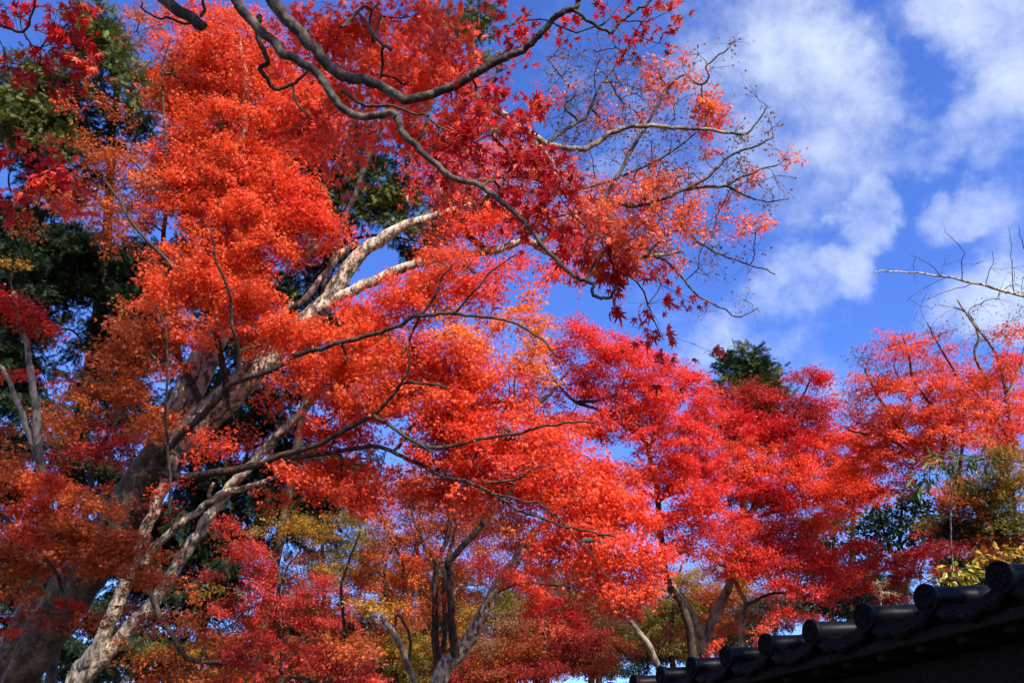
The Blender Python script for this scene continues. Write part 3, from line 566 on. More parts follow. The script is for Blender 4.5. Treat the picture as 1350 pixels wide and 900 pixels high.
Cc.strokes([
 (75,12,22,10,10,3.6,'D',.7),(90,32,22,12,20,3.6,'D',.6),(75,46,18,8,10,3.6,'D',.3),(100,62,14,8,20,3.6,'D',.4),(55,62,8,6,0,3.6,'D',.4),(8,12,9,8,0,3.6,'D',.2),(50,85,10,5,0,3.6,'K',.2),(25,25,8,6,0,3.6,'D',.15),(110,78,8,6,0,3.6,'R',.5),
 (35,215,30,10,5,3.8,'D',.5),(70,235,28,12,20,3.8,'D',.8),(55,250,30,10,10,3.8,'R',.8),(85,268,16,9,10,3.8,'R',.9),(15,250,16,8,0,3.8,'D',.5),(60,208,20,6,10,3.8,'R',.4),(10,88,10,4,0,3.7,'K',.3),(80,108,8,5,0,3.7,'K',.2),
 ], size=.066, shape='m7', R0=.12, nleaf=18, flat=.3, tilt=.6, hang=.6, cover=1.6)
Cc.finish(M_DARK, M_FINE, twig_r=.0022)

# ---- D: crimson maple right of centre
D = Tree('maple_tree', 'pinkish crimson maple with a domed crown right of the centre under the open sky', 'tree', foot(900, 960, 13))
D.limb('trunk', [(915, 880), (900, 800), (880, 765), (870, 700), (865, 640), (850, 580)], 12, 6, 13, 13.4, M_DARK, True, 10)
D.limb('limb', [(850, 580), (800, 545), (760, 530), (730, 500), (715, 470)], 7, 2, 13.3, 13, M_DARK, S=7)
D.limb('limb', [(708, 533), (725, 520), (740, 500), (748, 490)], 5, 2, 12.6, 12.6, M_DARK, S=6)
D.limb('limb', [(760, 530), (800, 525), (830, 510), (850, 498)], 5, 2, 13, 13, M_DARK, S=6)
D.limb('limb', [(855, 590), (880, 540), (900, 510), (915, 490)], 6, 2, 13.3, 13.4, M_DARK, S=7)
D.limb('limb', [(868, 660), (900, 640), (930, 600), (945, 560)], 6, 2, 13.3, 13.6, M_DARK, S=7)
D.limb('limb', [(866, 655), (835, 640), (800, 620), (770, 600)], 6, 2, 13.2, 12.6, M_DARK, S=7)
D.strokes([
 (765,435,30,18,15,13,'P',.8),(745,465,30,25,10,13,'P',.6),(800,455,45,24,12,13,'P',.8),(840,475,50,28,18,13.2,'P'),(720,510,35,30,0,13,'P',.5),(785,505,50,28,8,13,'P',.8),(850,520,55,30,12,13,'P'),(905,505,32,26,10,13.5,'P'),(925,545,28,40,0,13.5,'P'),(880,560,55,30,10,13.2,'P'),(810,560,55,28,5,13,'P'),(750,560,50,22,0,12.8,'P',.8),(920,600,30,40,0,13.5,'P'),(870,610,50,30,8,13,'P'),(900,650,45,30,10,13,'P'),(840,640,40,28,0,12.8,'P',.9),(930,680,36,26,15,13,'P'),(880,690,36,24,10,12.8,'P',.8),(940,640,25,30,0,13.3,'P'),(690,545,30,18,0,13,'P',.7),(910,715,45,18,10,13,'P',.6),(760,480,30,20,0,13.2,'P',.4),
 ], size=.078, R0=.27, nleaf=40, flat=.13, cover=1.8)
D.finish(M_DARK, M_FINE)

# ---- F: tall deep red maple behind the tiled wall
F = Tree('maple_tree', 'deep red spreading maple with forked dark trunk rising behind the tiled wall', 'tree', foot(945, 960, 14.5))
F.limb('trunk', [(932, 890), (928, 850), (918, 820), (908, 802), (896, 785), (884, 768)], 17, 9, 14.5, 14.5, M_BARK2, True, 10)
F.limb('stem', [(928, 850), (939, 818), (953, 789), (962, 770), (968, 735), (985, 690), (1000, 640), (1005, 580)], 14, 4, 14.5, 15, M_BARK2, S=9)
F.limb('stem', [(975, 880), (978, 831), (983, 798), (972, 771), (958, 750), (945, 740)], 9, 5, 14, 14.3, M_BARK2, S=8)
F.limb('limb', [(983, 798), (1010, 784), (1040, 780)], 5, 3, 14, 14, M_DARK, S=6)
F.limb('limb', [(985, 680), (1000, 665), (1020, 650), (1035, 640)], 8, 4, 14.6, 14.6, M_BARK2, S=7)
F.limb('limb', [(1000, 680), (1040, 670), (1075, 650), (1100, 625), (1105, 608)], 5, 2, 14.8, 15, M_DARK, S=6)
F.limb('limb', [(1010, 600), (1035, 570), (1055, 530), (1068, 500)], 5, 2, 15, 15.2, M_DARK, S=6)
F.limb('limb', [(866, 875), (851, 844), (829, 816), (812, 800)], 10, 6, 13, 12.8, M_BARK2, S=8)
F.strokes([
 (990,520,34,22,0,15.4,'K',.9),(965,545,25,30,0,15.2,'D'),(1000,560,50,32,0,15.2,'D'),(1052,495,12,15,30,15.2,'K',.8),(1072,505,14,22,20,15.2,'D'),(1062,540,28,26,0,15.2,'K'),(1082,535,16,22,20,15.2,'D',.8),(1040,575,40,26,0,15,'D'),(985,605,50,32,0,14.8,'R'),(1040,615,50,30,0,14.8,'R'),(1090,590,40,30,0,15.2,'R'),(1100,625,35,26,0,15,'R'),(960,640,25,30,0,15,'D'),(1010,650,50,25,0,14.6,'D'),(1075,650,50,28,0,14.8,'R'),(1120,600,22,30,0,15.5,'R',.7),(975,690,40,28,5,14.2,'P'),(1030,695,45,25,0,14.2,'K'),(1085,690,35,20,0,14.4,'R',.6),(1120,660,35,18,0,14.8,'R',.6),(1140,640,22,14,0,15,'R',.5),
 (960,740,50,24,5,14,'R'),(1010,735,48,26,8,13.8,'P'),(1060,740,45,24,10,13.8,'P'),(1100,755,40,20,15,13.6,'P',.9),(1120,722,32,14,-20,13.8,'D',.9),(1135,745,30,12,0,13.8,'D',.7),(1050,770,40,16,8,13.6,'P',.8),(1080,785,40,14,8,13.5,'P',.7),(1025,805,24,12,0,13.3,'P',.7),(1005,830,14,6,-8,12.8,'R',.9),(935,855,20,8,-10,12.6,'R',.7),(900,720,30,16,0,14,'R',.6),(1130,640,20,20,0,15,'D',.4),(1150,610,24,20,0,15.2,'R',.8),(1130,575,26,26,0,15.4,'R',.8),(1120,630,34,24,0,15,'R',.9),(1150,650,26,16,0,15,'R',.7),(1030,560,60,50,0,15.6,'D',.6),(1050,660,80,60,0,15.2,'R',.6),(1000,720,70,40,0,14.4,'D',.6),
 ], size=.075, R0=.27, nleaf=38, flat=.13, cover=1.8)
F.finish(M_DARK, M_FINE)

# ---- deep red low maple further right
H = Tree('maple_tree', 'shaded dark red maple low behind the tiled wall on the right', 'tree', foot(1200, 960, 14))
H.limb('trunk', [(1205, 880), (1200, 820), (1195, 780), (1205, 745), (1215, 715)], 9, 4, 14, 14.2, M_BARK2, True, 8)
H.limb('limb', [(1213, 765), (1216, 745), (1228, 728), (1250, 718)], 3, 1.5, 13.4, 13.4, M_BARK, S=5)
H.strokes([(1180,735,42,12,0,14,'K'),(1225,728,42,12,-5,14,'D',.8),(1260,715,36,12,0,14,'K',.8),(1200,755,42,12,0,13.8,'K'),(1240,748,30,10,0,13.8,'K',.7),(1170,765,25,10,0,13.8,'K',.7),(1190,785,40,8,0,13.6,'K',.6),(1145,770,25,10,0,13.8,'D',.7),(1215,700,25,12,0,14.2,'D',.4),(1290,700,30,10,0,14,'K',.6)], size=.07, R0=.26, nleaf=38, flat=.1, cover=1.5)
H.finish(M_DARK, M_LEAF)

# ---- G: orange maple, thin topped, at the right edge
G = Tree('maple_tree', 'scarlet orange maple with thin bare twigs on top at the right edge', 'tree', foot(1330, 960, 12.5))
G.limb('trunk', [(1330, 900), (1320, 800), (1300, 700), (1270, 640), (1240, 610), (1220, 591), (1190, 567), (1163, 531), (1147, 500), (1140, 485)], 16, 3, 12.6, 13, M_BARK2, True, 9)
G.limb('limb', [(1205, 600), (1185, 585), (1165, 575), (1140, 572), (1118, 567)], 5, 2, 12.9, 13, M_DARK, S=6)
G.limb('limb', [(1190, 567), (1188, 550), (1200, 530), (1185, 500), (1178, 480)], 4, 1.5, 12.9, 13, M_DARK, S=6)
G.limb('stem', [(1300, 700), (1322, 620), (1327, 577), (1310, 545), (1302, 532), (1300, 500), (1285, 470), (1290, 440), (1275, 415), (1262, 395)], 9, 2, 12.6, 12.8, M_BARK2, S=7)
G.limb('stem', [(1340, 600), (1323, 500), (1313, 467), (1293, 437), (1273, 412), (1258, 405)], 7, 2, 12.7, 13, M_BARK2, S=7)
G.limb('limb', [(1240, 610), (1245, 570), (1225, 530), (1205, 500), (1195, 460), (1188, 440)], 6, 2, 12.8, 13, M_DARK, S=6)
G.limb('limb', [(1325, 530), (1345, 480), (1360, 430), (1375, 400)], 6, 2, 12.7, 12.8, M_BARK2, S=6)
G.limb('limb', [(1265, 630), (1270, 560), (1262, 500), (1240, 460), (1222, 425)], 5, 1.5, 12.8, 12.8, M_DARK, S=6)
G.strokes([
 (1200,455,32,16,0,13,'R',.9),(1185,472,30,12,0,13,'O',.8),(1150,470,20,10,0,13,'O',.5),(1175,440,14,6,0,13,'R',.4),(1140,505,28,18,5,13,'O',.8),(1175,505,36,18,8,12.9,'O'),(1140,540,24,26,0,13,'O',.6),(1185,540,45,20,5,12.8,'O',.9),(1235,505,40,18,5,12.8,'R',.8),(1245,535,42,18,5,12.7,'O'),(1290,500,40,18,0,12.6,'O',.8),(1330,480,30,18,0,12.6,'R',.7),(1300,540,45,18,5,12.5,'O',.9),(1340,520,25,20,0,12.5,'O',.7),(1200,575,42,14,5,12.7,'R',.8),(1250,570,42,16,5,12.6,'O',.9),(1300,575,40,16,0,12.4,'O',.8),(1340,560,24,18,0,12.4,'R',.8),(1180,600,40,10,0,12.8,'O',.6),(1235,600,35,10,0,12.6,'O',.6),(1160,575,26,14,0,12.9,'R',.5),
 (1150,585,30,26,0,13.4,'O',.9),(1140,615,34,20,0,13.6,'R',.9),(1165,560,36,20,0,13.2,'O',.8),(1170,640,34,14,0,13.6,'D',.7),(1200,600,40,20,0,13.2,'R',.8),(1250,500,80,30,0,13.2,'O',.5),(1320,500,40,30,0,12.8,'O',.6),(1280,550,70,30,0,13,'R',.6),(1330,590,30,20,0,12.6,'R',.7),(1120,560,16,16,0,13.5,'O',.6),(1230,530,80,50,0,13.2,'O',.55),(1260,580,80,40,0,13,'O',.6),(1320,530,40,60,0,12.8,'R',.6),(1180,580,50,40,0,13.2,'O',.6),(1260,470,40,16,0,12.8,'O',.35),(1310,440,36,20,0,12.7,'R',.35),(1345,440,20,20,0,12.7,'O',.4),(1225,440,28,16,0,12.9,'O',.15),(1270,645,35,12,-8,11.9,'R',.9),(1250,630,25,10,0,12.2,'O',.6),(1200,625,28,10,0,12.8,'D',.4),
 ], size=.07, R0=.24, nleaf=32, flat=.12, cover=1.3)
G.strokes([(1210,410,22,18,0,13,'A',.02),(1250,400,28,20,0,13,'A',.03),(1300,400,36,22,0,12.8,'A',.03),(1340,390,28,25,0,12.8,'A',.03),(1180,450,22,18,0,13,'A',.05),(1130,480,24,18,0,13,'A',.08),(1120,510,16,20,0,13,'A',.08),(1240,440,36,20,0,13,'A',.06),(1290,445,36,22,0,12.8,'A',.06),(1335,430,28,28,0,12.8,'A',.05),(1340,350,15,18,0,12.8,'A',.01),(1160,500,20,25,0,13,'A',.08)], size=.06, R0=.30, nleaf=24, flat=.5, cover=5.0, tilt=.6, twig=1.3)
G.finish(M_DARK, M_LEAF)

# ---- bare bamboo culm reaching in
Q = Tree('bare_branch_tree', 'leafless pale arching stem reaching in from the right edge against the clouds', 'tree', foot(1560, 900, 11))
Q.limb('stem', [(1600, 800), (1560, 560), (1470, 440), (1400, 408), (1350, 390), (1300, 377), (1250, 366), (1200, 359), (1172, 357), (1152, 359)], 9, 1.6, 11, 10.5, M_BARK, True, 8)
Q.limb('branch', [(1337, 386), (1333, 350), (1332, 318), (1330, 300)], 1.4, .6, 10.5, 10.5, M_LICHEN, S=5)
Q.limb('branch', [(1268, 369), (1268, 345), (1270, 330), (1250, 310), (1246, 300)], 1.4, .6, 10.5, 10.4, M_LICHEN, S=5)
Q.limb('branch', [(1300, 377), (1303, 360), (1310, 345), (1308, 330)], 1.3, .6, 10.5, 10.5, M_LICHEN, S=5)
Q.limb('branch', [(1240, 364), (1228, 350), (1210, 340), (1200, 335)], 1.3, .5, 10.5, 10.4, M_LICHEN, S=5)
Q.limb('branch', [(1247, 366), (1225, 375), (1200, 392), (1195, 397)], 1.3, .5, 10.5, 10.4, M_LICHEN, S=5)
Q.limb('branch', [(1285, 374), (1262, 380), (1235, 388), (1216, 398)], 1.3, .5, 10.5, 10.4, M_LICHEN, S=5)
Q.limb('branch', [(1352, 330), (1345, 310), (1343, 295)], 1.3, .5, 10.5, 10.4, M_LICHEN, S=5)
Q.strokes([(1240,345,22,12,0,10.5,'A',.01),(1280,345,22,14,0,10.5,'A',.01),(1205,350,18,8,0,10.5,'A',.01),(1310,345,16,18,0,10.5,'A',.01)], size=.03, R0=.16, nleaf=12, flat=.5, cover=2.4, tilt=1.0, twig=.8)
Q.finish(M_LICHEN, M_LEAF, twig_r=.0028)

# ---- E: maple with spotted trunk, lower centre
E = Tree('maple_tree', 'brown orange maple with a stout spotted leaning trunk at the bottom centre', 'tree', foot(560, 960, 13.5))
E.limb('trunk', [(578, 905), (601, 866), (621, 839), (638, 806), (653, 778), (670, 752), (690, 724), (705, 700)], 23, 10, 13.5, 13.6, M_BARK, True, 14)
E.limb('limb', [(601, 864), (595, 830), (594, 800), (593, 757), (590, 742), (603, 728), (630, 698), (638, 680), (643, 666)], 12, 7, 13.4, 13.2, M_DARK, S=9)
E.limb('limb', [(640, 770), (622, 770), (606, 772), (598, 785)], 4, 2, 13.4, 13.3, M_BARK, S=6)
E.limb('limb', [(655, 780), (690, 770), (740, 772)], 4, 2, 13.5, 13.5, M_DARK, S=6)
E.limb('limb', [(640, 806), (655, 815)], 6, 4, 13.4, 13.3, M_BARK, S=6)
E.limb('limb', [(705, 700), (722, 690), (735, 670)], 9, 5, 13.6, 13.6, M_BARK, S=6)
E.strokes([(640,745,34,16,0,13.4,'R',.8),(690,755,42,16,8,13.4,'R',.9),(715,780,40,14,20,13.3,'R',.9),(735,800,32,14,15,13.2,'D',.9),(700,800,30,14,0,13.3,'D',.7),(755,815,22,12,20,13.2,'D',.7),(690,720,40,20,0,13.8,'O',.7),(670,690,36,22,0,13.8,'B',.8),(640,700,30,20,0,13.8,'O',.6),(720,735,36,18,0,13.8,'R',.7),(760,740,30,18,0,13.8,'K',.6),(610,780,30,18,0,13.8,'B',.4)], size=.072, R0=.26, nleaf=36, flat=.12, cover=1.4)
E.finish(M_DARK, M_FINE)

E2 = Tree('maple_tree', 'orange maple with several thin dark upright stems at the bottom centre', 'tree', foot(570, 960, 14.6))
E2.limb('trunk', [(582, 905), (577, 875), (574, 833), (573, 787), (577, 744), (587, 716), (593, 684), (583, 656), (575, 640)], 12, 4, 14.6, 14.8, M_DARK, True, 9)
E2.limb('stem', [(584, 860), (586, 830), (585, 767), (590, 740), (600, 700), (606, 660), (620, 640)], 7, 3, 14.5, 14.7, M_DARK, S=8)
E2.limb('limb', [(577, 745), (560, 720), (548, 690), (540, 665), (530, 640), (525, 615)], 5, 2, 14.7, 14.8, M_DARK, S=6)
E2.limb('stem', [(548, 905), (534, 868), (524, 842), (510, 822), (503, 810)], 9, 7, 13, 13, M_BARK2, S=9)
E2.limb('limb', [(540, 880), (541, 840), (530, 815), (522, 812), (521, 825)], 5, 3, 13.2, 13.2, M_DARK, S=6)
E2.limb('stem', [(533, 780), (532, 745), (528, 735), (510, 700), (503, 690)], 5, 2, 15, 15, M_DARK, S=6)
E2.limb('limb', [(532, 742), (545, 730), (550, 700)], 3, 2, 15, 15, M_DARK, S=5)
E2.limb('stem', [(508, 790), (506, 760), (510, 735), (520, 720)], 4, 2, 15, 15, M_DARK, S=5)
E2.limb('stem', [(455, 900), (455, 830), (450, 780), (460, 740), (475, 700)], 6, 2, 15, 15.4, M_DARK, S=7)
E2.strokes([(520,640,36,24,0,15,'B',.7),(560,670,40,32,0,15,'B',.6),(600,690,42,26,0,15,'B',.6),(530,700,44,26,0,15,'B',.6),(490,660,36,22,10,14.8,'O',.8),(475,640,30,16,10,14.8,'R',.7),(500,735,34,18,0,15,'B',.6),(560,730,40,16,0,15,'O',.6),(545,760,40,14,0,15,'OY',.6),(500,795,40,14,0,14.6,'Y',.8),(550,800,36,14,0,14.6,'OY',.6),(470,770,30,26,0,15.2,'B',.6),(520,770,40,14,0,15,'O',.5),(610,650,40,20,0,15,'B',.6),(600,740,24,20,0,15,'B',.4),(640,670,25,20,0,15,'B',.6),(545,640,30,26,0,15.2,'B',.6),(620,720,36,18,0,15,'OY',.5)], size=.075, R0=.30, nleaf=34, flat=.2, cover=2.5, tilt=.5)
E2.finish(M_DARK, M_FINE)

# ---- background maples at the foot of the picture
def bg_tree(label, fx, d, trunk, rows, group=None, size=.085, m=M_FINE, w=9, bark=M_DARK, R0=.34, nleaf=40, cat='tree', name='maple_tree', shape='m5', limbs=(), **kw):
    t = Tree(name, label, cat, foot(fx, 970, d), group)
    t.limb('trunk', trunk, w, w * .3, d, d + .3, bark, True, 8)
    for l in limbs: t.limb('limb', l, w * .5, 2, d, d, bark, S=6)
    t.strokes(rows, shape=shape, size=size, R0=R0, nleaf=nleaf, bright=kw.pop('bright', .72), flat=kw.pop('flat', .15), cover=kw.pop('cover', 2.1), **kw)
    return t.finish(bark, m)
bg_tree('pink crimson maple seen between the slim stem and the dark firs', 340, 17, [(370, 900), (372, 850), (366, 800), (368, 760), (358, 735), (320, 700)],
 [(305,695,20,10,40,17,'P',.9),(325,720,24,14,40,17,'P'),(340,745,26,16,40,17,'P'),(350,775,28,20,20,17,'P',.7),(310,800,40,22,0,17,'P',.5),(360,800,40,22,0,17,'P',.7),(400,790,36,20,0,17,'P',.6),(430,770,30,20,0,17,'P',.5),(415,820,40,18,0,17,'P',.6),(330,830,40,18,0,17,'R',.5),(450,810,30,20,0,17,'P',.5),(285,760,25,16,20,17,'K',.4)], limbs=([(366, 800), (375, 775), (378, 750), (392, 730)],))
bg_tree('ochre yellow maple with thin foliage left of the thin dark stems', 440, 18, [(430, 900), (432, 840), (428, 780), (425, 720), (430, 680)],
 [(390,690,36,18,10,18,'Y',.7),(430,700,40,24,0,18,'Y',.6),(460,720,30,24,0,18,'V',.6),(440,745,40,20,0,18,'Y',.5),(350,700,30,12,0,18,'Y',.4),(460,680,24,20,0,18,'V',.6),(400,730,36,14,0,18,'B',.5),(380,850,60,14,0,17.6,'Y',.5),(300,850,60,16,0,17.6,'Y',.4),(290,780,30,12,0,18,'Y',.4),(240,860,50,18,0,17.6,'B',.6),(470,850,36,24,0,17.6,'B',.5),(330,890,80,14,0,17.6,'Y',.5),(210,890,50,14,0,17.6,'B',.6),(200,850,40,18,0,17.8,'V',.5)])
bg_tree('rusty low maple filling the gap right of the spotted trunk', 700, 18, [(720, 900), (722, 850), (715, 820), (728, 790)],
 [(690,850,44,18,0,18,'B'),(740,850,44,18,0,18,'K',.9),(700,880,60,16,0,17.6,'K'),(770,840,36,18,0,18,'K',.8),(640,850,36,20,0,18,'T',.7),(650,885,40,14,0,17.8,'B'),(780,875,40,16,0,17.6,'B',.8),(680,820,40,14,0,18.2,'T',.6),(730,825,30,14,0,18,'R',.5),(810,850,30,14,0,18,'B',.7),(600,885,30,14,0,18,'K',.6)])
bg_tree('tan brown thin maple behind the tip of the long drooping spray', 745, 20, [(790, 900), (770, 840), (752, 800), (748, 760), (742, 730)],
 [(745,755,40,24,0,20,'T',.7),(770,790,40,20,0,20,'T',.7),(790,770,30,16,0,20,'A',.8),(730,790,30,16,0,20,'T',.5),(800,810,36,16,0,20,'A',.7),(760,820,36,14,0,20,'T',.6),(780,735,30,20,0,20,'A',.6),(830,830,30,16,0,20,'V',.6)], limbs=([(752, 800), (765, 790), (785, 795)],))
bg_tree('yellow green leafy tree low at the bottom behind the thin stems', 520, 20, [(520, 905), (520, 870), (515, 830)],
 [(520,850,36,24,0,20,'Y',.7),(560,855,36,22,0,20,'V',.7),(500,880,36,16,0,20,'G',.8),(545,885,36,16,0,20,'V',.8),(470,885,30,16,0,20,'B',.6),(590,840,30,24,0,20,'B',.7),(530,820,30,16,0,20,'B',.6),(620,840,26,22,0,20,'Y',.5),(630,800,26,20,0,20,'Y',.5),(660,790,26,16,0,20,'V',.5)], name='leafy_tree')
bg_tree('olive green leafy tree between the forked trunk and the crimson sprays', 900, 19, [(890, 900), (885, 840), (890, 780), (900, 740)],
 [(900,760,36,20,0,19,'Y',.7),(940,785,40,20,0,19,'B',.8),(900,800,44,20,0,19,'V',.8),(870,830,36,18,0,19,'V',.7),(940,820,44,20,0,19,'B',.9),(980,830,36,18,0,19,'E'),(900,850,40,16,0,19,'V',.7),(850,860,36,14,0,19,'E',.7),(980,770,36,16,0,19,'Y',.5),(1000,800,40,16,0,19,'E'),(880,780,20,16,0,19,'Y',.5),(830,880,40,12,0,18.8,'E'),(960,860,30,10,0,18.8,'B',.8)], name='leafy_tree')
bg_tree('reddish maple low behind the tiles at the foot of the forked trunk', 980, 17, [(1010, 900), (1000, 850), (985, 815)],
 [(960,825,30,12,0,17,'B',.9),(900,830,30,10,0,17,'B',.7),(1000,815,26,10,0,17,'K',.6),(860,850,26,10,0,17,'B',.7),(1060,815,30,10,0,17,'K',.6)])
bg_tree('green leafy tree showing through the gap below the scarlet maple', 1090, 20, [(1100, 880), (1096, 780), (1100, 700), (1105, 650)],
 [(1080,690,26,14,0,20,'G',.9),(1110,685,24,14,0,20,'N',.7),(1070,715,30,14,0,20,'E',.9),(1110,720,26,16,0,20,'G',.5),(1140,680,20,12,0,20,'G',.3),(1090,800,36,14,0,19.5,'E'),(1130,790,36,12,0,19.5,'E'),(1100,770,40,14,0,20,'E',.8)], name='leafy_tree', m=M_BROAD, shape='oval', size=.13, bark=M_BARK2)
bg_tree('dark evergreen with small rounded leaves speckled by sky above the wall', 1190, 19, [(1180, 900), (1178, 800), (1185, 720), (1190, 650)],
 [(1160,690,24,28,0,19,'E',.8),(1190,675,34,24,0,19,'E',.9),(1225,690,30,30,0,19,'E',.9),(1185,720,36,20,0,19,'E',.9),(1160,655,26,16,0,19,'E',.6),(1215,655,30,14,0,19,'E',.7),(1150,725,16,20,0,19,'E',.8),(1240,720,24,20,0,19,'E',.9),(1140,700,14,20,0,19,'E',.4)], name='evergreen_tree', m=M_BROAD, shape='oval', size=.13, nleaf=30, tilt=.8, flat=.5, cover=1.7, hang=.2, limbs=([(1185, 720), (1215, 690), (1230, 660)], [(1183, 740), (1165, 700), (1158, 660)]))
bg_tree('brown and yellow maple in half shade above the wall at the right edge', 1330, 11, [(1350, 900), (1345, 800), (1340, 720), (1335, 650), (1325, 610)],
 [(1325,605,32,16,0,11,'Y',.9),(1345,625,20,18,0,11,'Y',.9),(1310,640,34,16,0,11,'V'),(1330,650,28,18,0,11,'Y',.9),(1270,660,36,16,0,11,'B',.9),(1310,675,40,18,0,11,'V',.9),(1340,690,24,22,0,11,'V',.9),(1290,695,40,14,0,11.2,'E',.9),(1320,715,40,16,0,11,'B',.9),(1260,690,26,14,0,11.2,'E',.8),(1300,730,24,10,0,10.8,'B',.8),(1345,730,24,14,0,10.8,'V',.8),(1290,650,40,14,0,11,'V',.8),(1270,630,30,10,0,11.4,'Y',.6),(1240,690,30,14,0,11.6,'V',.5)], size=.07, R0=.24, w=12, bright=.6)
bg_tree('bamboo clump with long narrow drooping green leaves under the scarlet maple', 1255, 10.3, [(1262, 900), (1256, 760), (1254, 660), (1258, 600)],
 [(1245,608,36,12,0,10.3,'G',.9),(1225,625,24,14,20,10.3,'G',.7),(1275,600,36,10,-10,10.3,'G',.9),(1300,592,24,8,0,10.3,'V',.7),(1255,625,36,10,0,10.3,'E',.9),(1215,640,12,14,0,10.3,'G',.5),(1300,610,26,10,0,10.3,'E',.8)], name='bamboo', cat='bamboo', m=M_BROAD, shape='lance', size=.15, nleaf=9, R0=.22, cover=1.2, tilt=.8, bright=1.2, hang=1.0, w=4, bark=M_BARK2)
bg_tree('shaded brown maple far behind the crimson one at the bottom', 330, 23, [(330, 900), (335, 840), (350, 780)],
 [(260,850,60,30,0,23,'B',.7),(340,860,70,30,0,23,'B',.8),(420,850,60,34,0,23,'B',.8),(300,800,50,24,0,23,'K',.6),(380,810,50,24,0,23,'B',.7),(450,800,40,30,0,23,'Y',.6),(200,880,60,24,0,23,'V',.8),(350,760,50,24,0,23,'K',.5),(480,850,40,34,0,23,'B',.7),(400,760,70,30,0,23,'Y',.8),(450,740,60,40,0,23,'V',.8),(350,700,60,30,0,23,'V',.5),(480,700,40,40,0,23,'Y',.6),(300,820,60,30,0,23,'V',.7),(300,760,50,30,0,23,'K',.4),(440,880,80,24,0,23,'B'),(300,885,80,24,0,23,'B')], R0=.42, size=.09)
bg_tree('wide orange brown maple far behind the thin dark upright stems', 560, 23, [(560, 900), (556, 800), (550, 720), (556, 660)],
 [(520,850,60,34,0,23,'B',.8),(600,850,60,40,0,23,'B',.8),(560,790,70,34,0,23,'B',.8),(520,760,50,26,0,23,'OY',.6),(610,770,46,34,0,23,'B',.7),(540,700,50,24,0,23,'B',.5),(620,700,46,34,0,23,'B',.7),(660,730,46,34,0,23,'K',.7),(570,650,50,24,0,23,'B',.4),(500,680,30,24,0,23,'B',.4),(660,800,46,30,0,23,'T',.7),(560,880,90,26,0,23,'B'),(540,740,90,40,0,23,'B',.5),(600,680,70,40,0,23,'B',.6),(500,740,50,50,0,23,'Y',.5),(560,840,60,30,0,23,'V',.8),(620,640,60,40,0,23,'B',.5),(660,860,60,36,0,23,'K',.8)], R0=.42, size=.09)
bg_tree('dark rusty maple far behind the spotted trunk and the tiled roof', 770, 24, [(780, 900), (778, 820), (770, 760)],
 [(700,840,60,40,0,24,'B',.9),(780,830,60,44,0,24,'B',.8),(840,820,50,44,0,24,'V',.8),(760,770,60,40,0,24,'K',.7),(820,790,40,30,0,24,'B',.6),(720,790,50,30,0,24,'K',.8),(900,820,60,44,0,24,'V',.8),(960,800,60,34,0,24,'B',.8),(880,770,46,34,0,24,'B',.7),(940,760,50,30,0,24,'Y',.5),(1020,790,50,30,0,24,'K',.8)], R0=.42, size=.09)
# yellow shrub and the dry weed just beyond the wall
bg_tree('bright yellow leafy shrub peeping over the roof tiles between two round tile ends', 1262, 7.0, [(1275, 860), (1270, 800), (1262, 765)],
 [(1245,757,20,8,-10,7,'W'),(1268,750,14,7,0,7,'W'),(1285,755,14,8,-5,7,'V'),(1255,768,24,5,0,7,'W',.8),(1300,735,24,8,-10,7.4,'Y',.8),(1330,728,24,6,0,7.4,'Y',.7)], name='shrub', cat='shrub', bright=.7, size=.085, R0=.11, nleaf=5, w=5, m=M_BROAD, shape='oval', tilt=.7)
bg_tree('dry tan feathery weed standing behind the tiled roof', 1160, 6.2, [(1163, 860), (1162, 810), (1161, 785), (1158, 770)],
 [(1159,766,5,10,0,6.2,'T',.5),(1162,780,5,8,0,6.2,'T',.5),(1175,782,8,4,0,6.2,'T',.4)], name='dry_weed', cat='plant', bright=1.0, size=.03, R0=.06, nleaf=26, w=2.5, shape='lance', bark=M_BARK)

